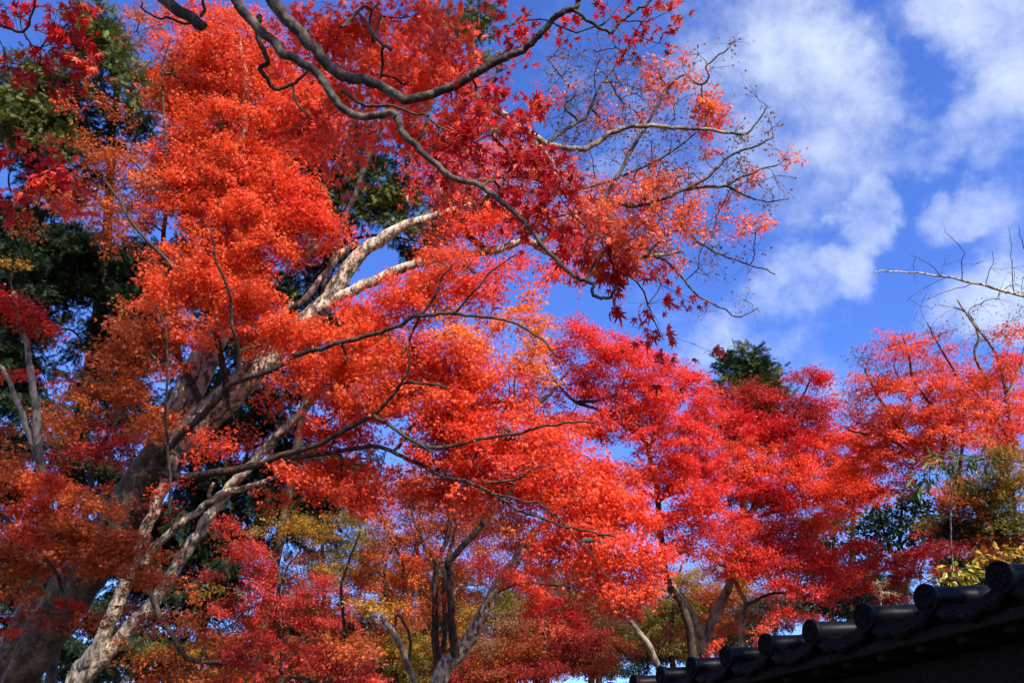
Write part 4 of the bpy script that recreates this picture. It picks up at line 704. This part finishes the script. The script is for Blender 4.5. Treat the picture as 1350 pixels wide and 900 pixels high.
# ---- conifers
def conifer(label, fx, d, trunk, rows, w, limbs=(), size=.22, R0=.40, nleaf=40, **kw):
    t = Tree('conifer_tree', label, 'tree', foot(fx, 980, d))
    t.limb('trunk', trunk, w, w * .25, d, d + .5, M_CON, True, 10)
    for l in limbs: t.limb('limb', l, 5, 2, d, d, M_CON, S=6)
    t.strokes(rows, shape='frond', size=size, R0=R0, nleaf=nleaf, flat=kw.pop('flat', .3), cover=kw.pop('cover', 1.5), hang=kw.pop('hang', .35), tilt=.4, m=M_NEEDLE, **kw)
    return t.finish(M_CON, M_NEEDLE, twig_r=.0045)
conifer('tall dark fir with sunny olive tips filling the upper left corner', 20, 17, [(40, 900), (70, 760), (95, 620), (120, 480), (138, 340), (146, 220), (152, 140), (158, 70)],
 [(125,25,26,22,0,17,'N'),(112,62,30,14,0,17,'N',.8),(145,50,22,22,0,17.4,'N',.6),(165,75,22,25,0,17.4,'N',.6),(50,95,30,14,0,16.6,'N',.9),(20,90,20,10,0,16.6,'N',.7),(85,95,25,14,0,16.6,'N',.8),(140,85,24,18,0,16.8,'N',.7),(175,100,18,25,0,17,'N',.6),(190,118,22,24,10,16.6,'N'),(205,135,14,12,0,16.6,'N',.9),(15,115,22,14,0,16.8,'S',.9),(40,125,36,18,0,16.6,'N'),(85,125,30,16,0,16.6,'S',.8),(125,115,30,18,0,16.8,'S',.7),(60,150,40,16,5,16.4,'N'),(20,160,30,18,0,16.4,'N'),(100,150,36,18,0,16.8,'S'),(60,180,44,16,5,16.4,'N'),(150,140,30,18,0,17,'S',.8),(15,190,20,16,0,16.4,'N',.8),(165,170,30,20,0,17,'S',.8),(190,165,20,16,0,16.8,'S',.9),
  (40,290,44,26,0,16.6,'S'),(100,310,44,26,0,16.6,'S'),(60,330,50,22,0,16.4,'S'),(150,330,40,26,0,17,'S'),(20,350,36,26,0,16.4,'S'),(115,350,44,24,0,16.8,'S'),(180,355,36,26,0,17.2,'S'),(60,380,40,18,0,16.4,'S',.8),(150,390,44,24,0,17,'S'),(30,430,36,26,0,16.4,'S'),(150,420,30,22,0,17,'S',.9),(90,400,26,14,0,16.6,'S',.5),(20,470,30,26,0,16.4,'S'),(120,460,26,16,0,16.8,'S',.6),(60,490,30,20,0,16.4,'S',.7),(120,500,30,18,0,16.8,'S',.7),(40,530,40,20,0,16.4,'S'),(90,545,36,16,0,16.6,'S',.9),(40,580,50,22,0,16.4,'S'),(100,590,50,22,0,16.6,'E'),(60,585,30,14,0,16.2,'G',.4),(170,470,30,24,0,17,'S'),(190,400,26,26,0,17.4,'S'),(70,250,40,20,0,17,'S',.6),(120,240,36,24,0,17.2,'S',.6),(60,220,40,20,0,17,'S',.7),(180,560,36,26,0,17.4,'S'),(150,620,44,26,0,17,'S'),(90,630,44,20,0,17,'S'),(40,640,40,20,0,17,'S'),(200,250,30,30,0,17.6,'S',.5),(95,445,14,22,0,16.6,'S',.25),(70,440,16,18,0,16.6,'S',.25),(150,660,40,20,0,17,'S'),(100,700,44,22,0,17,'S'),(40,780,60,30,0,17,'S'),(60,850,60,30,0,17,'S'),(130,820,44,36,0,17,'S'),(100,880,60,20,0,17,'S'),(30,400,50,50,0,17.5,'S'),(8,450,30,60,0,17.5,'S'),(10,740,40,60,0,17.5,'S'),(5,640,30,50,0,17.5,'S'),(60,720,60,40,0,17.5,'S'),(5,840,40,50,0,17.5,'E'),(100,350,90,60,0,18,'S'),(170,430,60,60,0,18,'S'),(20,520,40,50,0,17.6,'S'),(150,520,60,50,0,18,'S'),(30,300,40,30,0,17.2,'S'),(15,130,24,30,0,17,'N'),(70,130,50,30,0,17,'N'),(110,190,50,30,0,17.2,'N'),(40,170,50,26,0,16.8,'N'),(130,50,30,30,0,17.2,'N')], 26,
 limbs=([(150, 180), (120, 165), (95, 150), (70, 140)], [(140, 320), (100, 310), (50, 320)], [(152, 150), (180, 125), (205, 115)]))
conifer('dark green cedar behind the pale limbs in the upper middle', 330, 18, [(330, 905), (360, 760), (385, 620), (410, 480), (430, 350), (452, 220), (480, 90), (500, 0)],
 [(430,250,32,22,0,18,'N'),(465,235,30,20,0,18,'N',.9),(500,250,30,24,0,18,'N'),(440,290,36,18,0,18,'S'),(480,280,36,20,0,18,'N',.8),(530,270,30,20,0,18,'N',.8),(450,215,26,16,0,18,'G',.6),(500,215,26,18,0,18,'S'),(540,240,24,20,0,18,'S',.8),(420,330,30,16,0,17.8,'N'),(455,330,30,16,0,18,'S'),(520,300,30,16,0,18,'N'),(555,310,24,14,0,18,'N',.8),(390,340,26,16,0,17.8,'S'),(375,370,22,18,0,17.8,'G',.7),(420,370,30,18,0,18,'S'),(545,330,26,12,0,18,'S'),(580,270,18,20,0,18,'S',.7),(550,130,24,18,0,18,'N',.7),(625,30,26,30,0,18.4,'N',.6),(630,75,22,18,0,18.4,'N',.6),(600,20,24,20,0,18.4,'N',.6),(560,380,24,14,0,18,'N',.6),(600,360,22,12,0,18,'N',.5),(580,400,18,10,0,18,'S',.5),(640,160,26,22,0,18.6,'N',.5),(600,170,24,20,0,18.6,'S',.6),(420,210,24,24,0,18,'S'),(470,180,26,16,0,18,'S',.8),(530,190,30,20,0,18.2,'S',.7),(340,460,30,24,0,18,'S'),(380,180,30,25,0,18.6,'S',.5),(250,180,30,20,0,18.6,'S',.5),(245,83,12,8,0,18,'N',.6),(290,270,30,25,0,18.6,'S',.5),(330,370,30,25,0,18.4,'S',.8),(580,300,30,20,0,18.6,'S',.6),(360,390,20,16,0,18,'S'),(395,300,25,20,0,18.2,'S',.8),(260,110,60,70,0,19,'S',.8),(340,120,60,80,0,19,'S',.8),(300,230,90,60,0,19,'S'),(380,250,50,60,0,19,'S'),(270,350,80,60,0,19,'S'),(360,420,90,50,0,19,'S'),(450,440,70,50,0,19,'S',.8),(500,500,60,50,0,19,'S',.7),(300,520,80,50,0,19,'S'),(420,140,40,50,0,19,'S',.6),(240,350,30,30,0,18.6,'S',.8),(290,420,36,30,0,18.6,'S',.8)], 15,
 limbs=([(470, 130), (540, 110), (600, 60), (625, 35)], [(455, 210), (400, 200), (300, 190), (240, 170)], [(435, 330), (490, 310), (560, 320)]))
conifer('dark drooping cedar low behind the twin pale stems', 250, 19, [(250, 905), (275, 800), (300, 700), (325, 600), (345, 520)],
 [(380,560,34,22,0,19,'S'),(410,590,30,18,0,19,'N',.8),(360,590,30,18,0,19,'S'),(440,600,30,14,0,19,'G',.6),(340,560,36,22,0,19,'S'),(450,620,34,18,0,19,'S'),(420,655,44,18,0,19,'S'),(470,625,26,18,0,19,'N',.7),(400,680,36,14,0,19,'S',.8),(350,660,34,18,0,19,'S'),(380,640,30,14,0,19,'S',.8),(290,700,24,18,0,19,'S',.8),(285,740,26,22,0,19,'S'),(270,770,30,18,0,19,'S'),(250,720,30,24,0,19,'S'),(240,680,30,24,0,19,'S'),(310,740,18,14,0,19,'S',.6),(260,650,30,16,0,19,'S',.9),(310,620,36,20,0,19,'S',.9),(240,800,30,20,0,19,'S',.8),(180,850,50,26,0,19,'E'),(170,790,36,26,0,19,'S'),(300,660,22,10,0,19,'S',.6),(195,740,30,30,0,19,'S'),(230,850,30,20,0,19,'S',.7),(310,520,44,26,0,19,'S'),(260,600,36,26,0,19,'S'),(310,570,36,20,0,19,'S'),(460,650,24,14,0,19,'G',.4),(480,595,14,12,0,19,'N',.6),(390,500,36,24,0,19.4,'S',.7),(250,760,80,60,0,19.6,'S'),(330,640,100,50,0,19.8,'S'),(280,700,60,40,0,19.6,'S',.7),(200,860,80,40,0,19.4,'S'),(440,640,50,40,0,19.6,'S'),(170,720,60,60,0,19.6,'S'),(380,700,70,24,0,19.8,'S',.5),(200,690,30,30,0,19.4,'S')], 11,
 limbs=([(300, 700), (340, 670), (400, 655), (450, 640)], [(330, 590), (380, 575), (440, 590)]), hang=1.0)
conifer('rounded olive green pine top rising behind the deep red maple', 960, 32, [(975, 900), (978, 800), (980, 700), (982, 600), (983, 530), (984, 480)],
 [(985,470,20,8,0,32,'N'),(965,482,18,10,0,31.5,'S'),(1005,482,16,8,0,32,'S'),(990,490,24,10,0,31.5,'N'),(960,500,18,10,0,31.5,'N'),(1010,498,16,10,0,32,'N',.9),(985,510,22,10,0,31.5,'N',.8),(1022,518,10,7,0,32,'N'),(1005,520,18,10,0,32,'S'),(952,515,12,9,0,32,'N',.8),(950,535,14,10,0,32,'S'),(990,535,26,14,0,32,'S'),(1025,530,14,10,0,32,'N',.7),(970,560,26,14,0,32,'S'),(1020,545,14,10,0,32,'S',.8),(985,490,34,22,0,32,'S'),(990,510,36,22,0,32.5,'N'),(960,590,26,14,0,32,'S'),(1010,570,20,16,0,32,'S')], 16, size=.42, R0=.55, nleaf=22, flat=.55, hang=-.5)
conifer('distant dark cedar low behind the thin upright stems', 560, 28, [(560, 905), (562, 840), (564, 780), (566, 720)],
 [(540,895,120,20,0,28,'E'),(600,880,80,30,0,28,'E'),(480,840,70,50,0,28,'S',.8),(400,830,60,50,0,28,'S',.7),(560,780,60,50,0,28,'E',.6),(700,800,60,50,0,28,'S',.7),(480,870,60,30,0,28,'S'),(560,860,60,34,0,28,'S'),(640,850,60,40,0,28,'S'),(720,850,60,40,0,28,'S'),(800,840,60,40,0,28,'S'),(880,830,60,40,0,28,'S'),(940,820,50,34,0,28,'S'),(600,800,40,24,0,28,'S',.6),(400,880,60,24,0,28,'S'),(320,880,60,24,0,28,'S'),(760,800,50,24,0,28,'S',.7)], 12, size=.42, R0=.6)
conifer('distant dark cedar behind the low maples at the right', 1120, 26, [(1120, 905), (1122, 800), (1124, 720), (1126, 640)],
 [(1130,770,40,20,0,26,'S'),(1060,790,40,18,0,26,'S'),(1180,780,50,16,0,26,'S'),(1250,760,40,20,0,26,'S'),(1290,740,40,20,0,26,'S'),(1010,810,40,16,0,26,'S',.8),(1100,740,36,14,0,26,'S',.7),(1330,750,40,20,0,26,'S'),(1310,700,40,20,0,26,'S',.9),(1270,690,36,20,0,26,'S',.8)], 14, size=.42, R0=.6)

# ---- unseen evergreen, added behind the viewer to shade the lower left
left_shade_tree = Tree('evergreen_tree', 'unseen dark broad evergreen added behind the viewer to shade the lower left', 'tree', (1.3, -3.0, 0))
left_shade_tree.limb3('trunk', [(1.3, -3.0, -.1), (1.3, -2.9, 3), (1.2, -2.6, 6), (1.1, -2.3, 9), (1.1, -2.2, 13)], .26, .08, M_BARK2)
for _ in range(190):
    v_ = rng.normal(0, 1, 3); v_ = v_ / np.linalg.norm(v_) * rng.random()**.4
    left_shade_tree.clusters.append(dict(p=np.array([1.1, -2.2, 11.4]) + v_ * np.array([2.9, 2.6, 3.0]), pal='E', n=30, R=.5, shape='oval', size=.15, flat=.3, bright=1.0, tilt=.5, hang=.4, m=M_BROAD, twig=1.0))
left_shade_tree.finish(M_DARK, M_BROAD)
roof_shade_tree = Tree('evergreen_tree', 'unseen dark round evergreen added beyond the wall behind the viewer to shade the roof tiles', 'tree', (5.6, -1.6, 0))
roof_shade_tree.limb3('trunk', [(5.6, -1.6, -.1), (5.5, -1.5, 2.5), (5.1, -1.3, 5), (4.8, -1.2, 8)], .2, .06, M_BARK2)  # second unseen evergreen, added to keep the sun off the tiles
for _ in range(85):
    v_ = rng.normal(0, 1, 3); v_ = v_ / np.linalg.norm(v_) * rng.random()**.4
    roof_shade_tree.clusters.append(dict(p=np.array([4.7, -1.2, 6.6]) + v_ * np.array([2.4, 2.3, 2.3]), pal='E', n=34, R=.5, shape='oval', size=.15, flat=.3, bright=1.0, tilt=.5, hang=.4, m=M_BROAD, twig=1.0))
roof_shade_tree.finish(M_DARK, M_BROAD)

# ---------------------------------------------------------------- tiled temple wall on the right
def build_wall():
    near = at(1321, 762, 3.42); far = at(873, 890, 5.75)
    zc = (near[2] + far[2]) / 2
    a = near[:2]; b = far[:2]; L = np.linalg.norm(b - a); e = (b - a) / L        # along the wall, away from the viewer
    nrm = np.array([-e[1], e[0]])
    if np.dot(nrm, -a) < 0: nrm = -nrm                                            # outward, to the viewer
    SP = L / 7.0
    def W(s, o, z):                                                               # s along wall, o outward from the eave line, z height rel. to tile centre
        s, o, z = np.broadcast_arrays(np.asarray(s, float), np.asarray(o, float), np.asarray(z, float))
        return np.stack([a[0] + e[0] * s + nrm[0] * o, a[1] + e[1] * s + nrm[1] * o, zc + z], -1)
    base = W(2.0, -.6, -zc)
    root = bpy.data.objects.new('tiled_wall', None); COL.objects.link(root); root.location = base
    tag(root, 'dark wall with tiled roof of round eave ends descending across the lower right corner', 'wall')
    print('eave heights', near[2], far[2], 'spacing', SP)
    m, N, Lk = mat('grey_roof_tile'); out = N.new('ShaderNodeOutputMaterial'); p = N.new('ShaderNodeBsdfPrincipled')
    tc = N.new('ShaderNodeTexCoord'); nz = N.new('ShaderNodeTexNoise'); nz.inputs['Scale'].default_value = 9; nz.inputs['Detail'].default_value = 8; Lk.new(tc.outputs['Object'], nz.inputs['Vector'])
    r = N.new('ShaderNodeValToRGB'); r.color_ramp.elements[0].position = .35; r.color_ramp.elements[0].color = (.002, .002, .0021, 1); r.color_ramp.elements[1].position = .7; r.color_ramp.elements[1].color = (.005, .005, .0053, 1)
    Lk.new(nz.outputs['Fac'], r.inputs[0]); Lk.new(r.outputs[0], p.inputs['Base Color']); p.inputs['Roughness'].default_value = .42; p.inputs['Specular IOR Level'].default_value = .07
    bp = N.new('ShaderNodeBump'); bp.inputs['Strength'].default_value = .25; bp.inputs['Distance'].default_value = .01; Lk.new(nz.outputs['Fac'], bp.inputs['Height']); Lk.new(bp.outputs[0], p.inputs['Normal']); Lk.new(p.outputs[0], out.inputs[0])
    MT = m
    m, N, Lk = mat('weathered_dark_wood'); out = N.new('ShaderNodeOutputMaterial'); p = N.new('ShaderNodeBsdfPrincipled'); p.inputs['Roughness'].default_value = .8; p.inputs['Specular IOR Level'].default_value = .15
    tc = N.new('ShaderNodeTexCoord'); mp = N.new('ShaderNodeMapping'); mp.inputs['Rotation'].default_value = (0, 0, -math.atan2(e[1], e[0])); mp.inputs['Scale'].default_value = (.6, 14, 14)
    nz = N.new('ShaderNodeTexNoise'); nz.inputs['Scale'].default_value = 3; nz.inputs['Detail'].default_value = 6; Lk.new(tc.outputs['Object'], mp.inputs['Vector']); Lk.new(mp.outputs[0], nz.inputs['Vector'])
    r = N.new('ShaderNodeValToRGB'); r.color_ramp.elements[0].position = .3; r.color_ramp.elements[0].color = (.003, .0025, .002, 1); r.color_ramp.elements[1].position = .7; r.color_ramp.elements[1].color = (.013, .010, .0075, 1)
    Lk.new(nz.outputs['Fac'], r.inputs[0]); Lk.new(r.outputs[0], p.inputs['Base Color']); Lk.new(p.outputs[0], out.inputs[0])
    MW = m
    m, N, Lk = mat('dark_plaster'); out = N.new('ShaderNodeOutputMaterial'); p = N.new('ShaderNodeBsdfPrincipled'); p.inputs['Roughness'].default_value = .95; p.inputs['Specular IOR Level'].default_value = .1
    nz = N.new('ShaderNodeTexNoise'); nz.inputs['Scale'].default_value = 4; nz.inputs['Detail'].default_value = 9
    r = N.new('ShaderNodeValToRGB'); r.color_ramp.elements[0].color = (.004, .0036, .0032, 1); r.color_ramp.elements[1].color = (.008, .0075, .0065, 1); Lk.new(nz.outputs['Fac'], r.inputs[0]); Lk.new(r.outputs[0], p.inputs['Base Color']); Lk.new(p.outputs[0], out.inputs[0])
    MP = m
    SL = R(6.0); DEP = 1.05; RT = .067                      # roof pitch, slope length, round tile radius
    s_idx = list(range(-7, 20))
    # round ridge tiles, each with its moulded end
    def ridge_mesh():
        V, T, Qd = [], [], []
        S = 20
        def ring(o, z, rad, depth):                        # local: x along wall, y outward, z up
            i0 = len(V)
            for k in range(S):
                t = 2 * pi * k / S; V.append((rad * cos(t), o, z + rad * sin(t)))
            return i0
        rows = []
        courses = 4; cl = DEP / courses
        seq = []
        for c in range(courses):                           # overlapping courses, each a hair narrower under the next
            seq += [(c * cl, RT * .84), (c * cl + .012, RT * .87), ((c + 1) * cl - .004, RT * .79)]
        seq = sorted(seq)
        for (t, rad) in seq: rows.append(ring(-t * cos(SL), t * sin(SL), rad, 0))
        for i in range(len(rows) - 1):
            for k in range(S): Qd.append((rows[i] + k, rows[i] + (k + 1) % S, rows[i + 1] + (k + 1) % S, rows[i + 1] + k))
        return np.array(V), np.array(T) if T else None, np.array(Qd)
    def end_mesh():
        V, Tt, Qd = [], [], []
        S = 32
        prof = [(1.0, -.012), (1.04, .004), (1.02, .016), (.90, .017), (.85, .008), (.74, .006), (.70, .012), (.0, .012)]
        rows = []
        for (f, o) in prof[:-1]:
            rows.append(len(V))
            for k in range(S):
                t = 2 * pi * k / S; V.append((RT * f * cos(t), o, RT * f * sin(t)))
        c = len(V); V.append((0, .012, 0))
        for i in range(len(rows) - 1):
            for k in range(S): Qd.append((rows[i] + k, rows[i + 1] + k, rows[i + 1] + (k + 1) % S, rows[i] + (k + 1) % S))
        for k in range(S): Tt.append((rows[-1] + k, c, rows[-1] + (k + 1) % S))
        return np.array(V), np.array(Tt), np.array(Qd)
    def petal_mesh():
        V, Tt, Qd = [], [], []
        for k in range(8):                                  # raised eight-petal flower with a round boss
            t0 = 2 * pi * k / 8
            i = len(V); pts = [(.16, 0, .012), (.40, .22, .020), (.62, .16, .018), (.66, 0, .020), (.62, -.16, .018), (.40, -.22, .020), (.42, 0, .028)]
            for (f, w, o) in pts:
                x, z = f, w * .62; V.append((RT * (x * cos(t0) - z * sin(t0)), o, RT * (x * sin(t0) + z * cos(t0))))
            for q in range(6): Tt.append((i + 6, i + q, i + (q + 1) % 6))
        i = len(V)
        for k in range(10): V.append((RT * .15 * cos(2 * pi * k / 10), .013, RT * .15 * sin(2 * pi * k / 10)))
        V.append((0, .03, 0))
        for k in range(10): Tt.append((i + 10, i + k, i + (k + 1) % 10))
        return np.array(V), np.array(Tt), None
    rot = math.atan2(e[1], e[0]); flip = np.dot(nrm, [-sin(rot), cos(rot)])
    def place(me_data, nm, s, o, z, material, parent, mirror=False):
        v, t, q = me_data
        vv = W(s + v[:, 0], o + v[:, 1], z + v[:, 2]) - base
        return vv, t, q
    ridge, end, petal = ridge_mesh(), end_mesh(), petal_mesh()
    first = None
    def local(md):
        v, t, q = md; return (v[:, 0:1] * np.array([e[0], e[1], 0]) + v[:, 1:2] * np.array([nrm[0], nrm[1], 0]) + v[:, 2:3] * np.array([0, 0, 1.0])), t, q
    lr, le, lp = local(ridge), local(end), local(petal)
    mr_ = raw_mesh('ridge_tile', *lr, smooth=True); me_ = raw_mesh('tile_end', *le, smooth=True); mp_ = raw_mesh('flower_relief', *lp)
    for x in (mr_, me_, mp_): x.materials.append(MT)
    # curved pan tiles between ridges
    def pan_mesh():
        V, Qd = [], []
        K = 14; wid = SP - .02; courses = 4; cl = DEP / courses
        def row(t, dz, low=0.0):
            i = len(V)
            for k in range(K + 1):
                u = -1 + 2 * k / K; V.append((u * wid / 2, -t * cos(SL), t * sin(SL) + dz - .055 * (1 - u * u) - .005))
            return i
        for c in range(courses):
            t0, t1 = c * cl - (.02 if c else .0), (c + 1) * cl
            r0 = row(t0, .012 - .02); r1 = row(t0, .012); r2 = row(t1, -.006)
            for x, y in ((r0, r1), (r1, r2)):
                for k in range(K): Qd.append((x + k, x + k + 1, y + k + 1, y + k))
        # hanging lip of the eave tile with its wavy lower edge
        i = len(V)
        for d_, off in ((.012, .006), (0.0, .012), (-.03, .014), (-.062, .012), (-.062, -.006)):
            for k in range(K + 1):
                u = -1 + 2 * k / K
                sag = -.055 * (1 - u * u) - .005
                wav = 0 if d_ > -.05 else -.012 * cos(3 * pi * u)
                V.append((u * wid / 2, off, sag + d_ + wav))
        for rr in range(4):
            for k in range(K):
                x = i + rr * (K + 1) + k; Qd.append((x, x + 1, x + K + 2, x + K + 1))
        # arabesque relief on the lip
        for sgn in (-1, 1):
            for c_, rad in ((.22, .055), (.5, .045)):
                j = len(V); S2 = 12
                for k in range(S2 + 1):
                    t = k / S2 * 1.6 * pi; rr_ = rad * (1 - .5 * k / S2)
                    u0 = sgn * c_; xx = u0 * wid / 2 + sgn * rr_ * .6 * cos(t); zz = -.055 * (1 - u0 * u0) - .036 + rr_ * .35 * sin(t)
                    V.append((xx, .021, zz + .004)); V.append((xx, .021, zz - .004))
                for k in range(S2): Qd.append((j + 2 * k, j + 2 * k + 1, j + 2 * k + 3, j + 2 * k + 2))
        return np.array(V), None, np.array(Qd)
    lpan = local(pan_mesh()); mpan = raw_mesh('pan_tile', *lpan, smooth=True); mpan.materials.append(MT)
    def put(nm, me, s, o, z, parent, rel=False):
        ob = bpy.data.objects.new(nm, me); COL.objects.link(ob); ob.parent = parent
        ob.location = (0, 0, 0) if rel else Vector(W(s, o, z) - base); return ob
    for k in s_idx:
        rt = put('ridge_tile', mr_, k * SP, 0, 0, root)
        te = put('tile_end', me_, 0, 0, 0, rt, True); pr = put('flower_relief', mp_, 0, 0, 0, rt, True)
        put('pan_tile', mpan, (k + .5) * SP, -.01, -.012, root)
    def box(nm, s0, s1, o0, o1, z0, z1, material, slope=0.0, jit=0):
        c = []
        for s in (s0, s1):
            for o in (o0, o1):
                for z in (z0, z1): c.append((s, o, z - o * math.tan(slope)))
        c = np.array(c); v = W(c[:, 0], c[:, 1], c[:, 2]) - base
        q = np.array([(0, 1, 3, 2), (4, 6, 7, 5), (0, 4, 5, 1), (2, 3, 7, 6), (0, 2, 6, 4), (1, 5, 7, 3)])
        ob = link(nm, raw_mesh(nm, v, None, q), material, root)
        bv = ob.modifiers.new('bevel', 'BEVEL'); bv.width = .006; bv.segments = 2
        return ob
    s0, s1 = s_idx[0] * SP - .2, s_idx[-1] * SP + .2
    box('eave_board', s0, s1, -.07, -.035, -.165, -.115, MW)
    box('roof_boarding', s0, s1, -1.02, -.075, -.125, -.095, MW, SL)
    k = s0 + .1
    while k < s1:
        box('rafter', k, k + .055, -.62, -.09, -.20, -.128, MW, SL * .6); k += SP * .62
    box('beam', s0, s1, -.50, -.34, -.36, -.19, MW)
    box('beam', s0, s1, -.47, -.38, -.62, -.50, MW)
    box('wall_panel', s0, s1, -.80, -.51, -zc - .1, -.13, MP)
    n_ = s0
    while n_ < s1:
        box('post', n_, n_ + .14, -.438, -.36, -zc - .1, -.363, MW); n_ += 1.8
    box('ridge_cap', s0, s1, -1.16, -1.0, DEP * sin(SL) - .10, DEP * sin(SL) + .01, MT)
    box('roof_boarding', s0, s1, -1.9, -1.17, DEP * sin(SL) - .42, DEP * sin(SL) - .36, MT, -SL)
build_wall()
print(STATS, sum(s[2] for s in STATS))
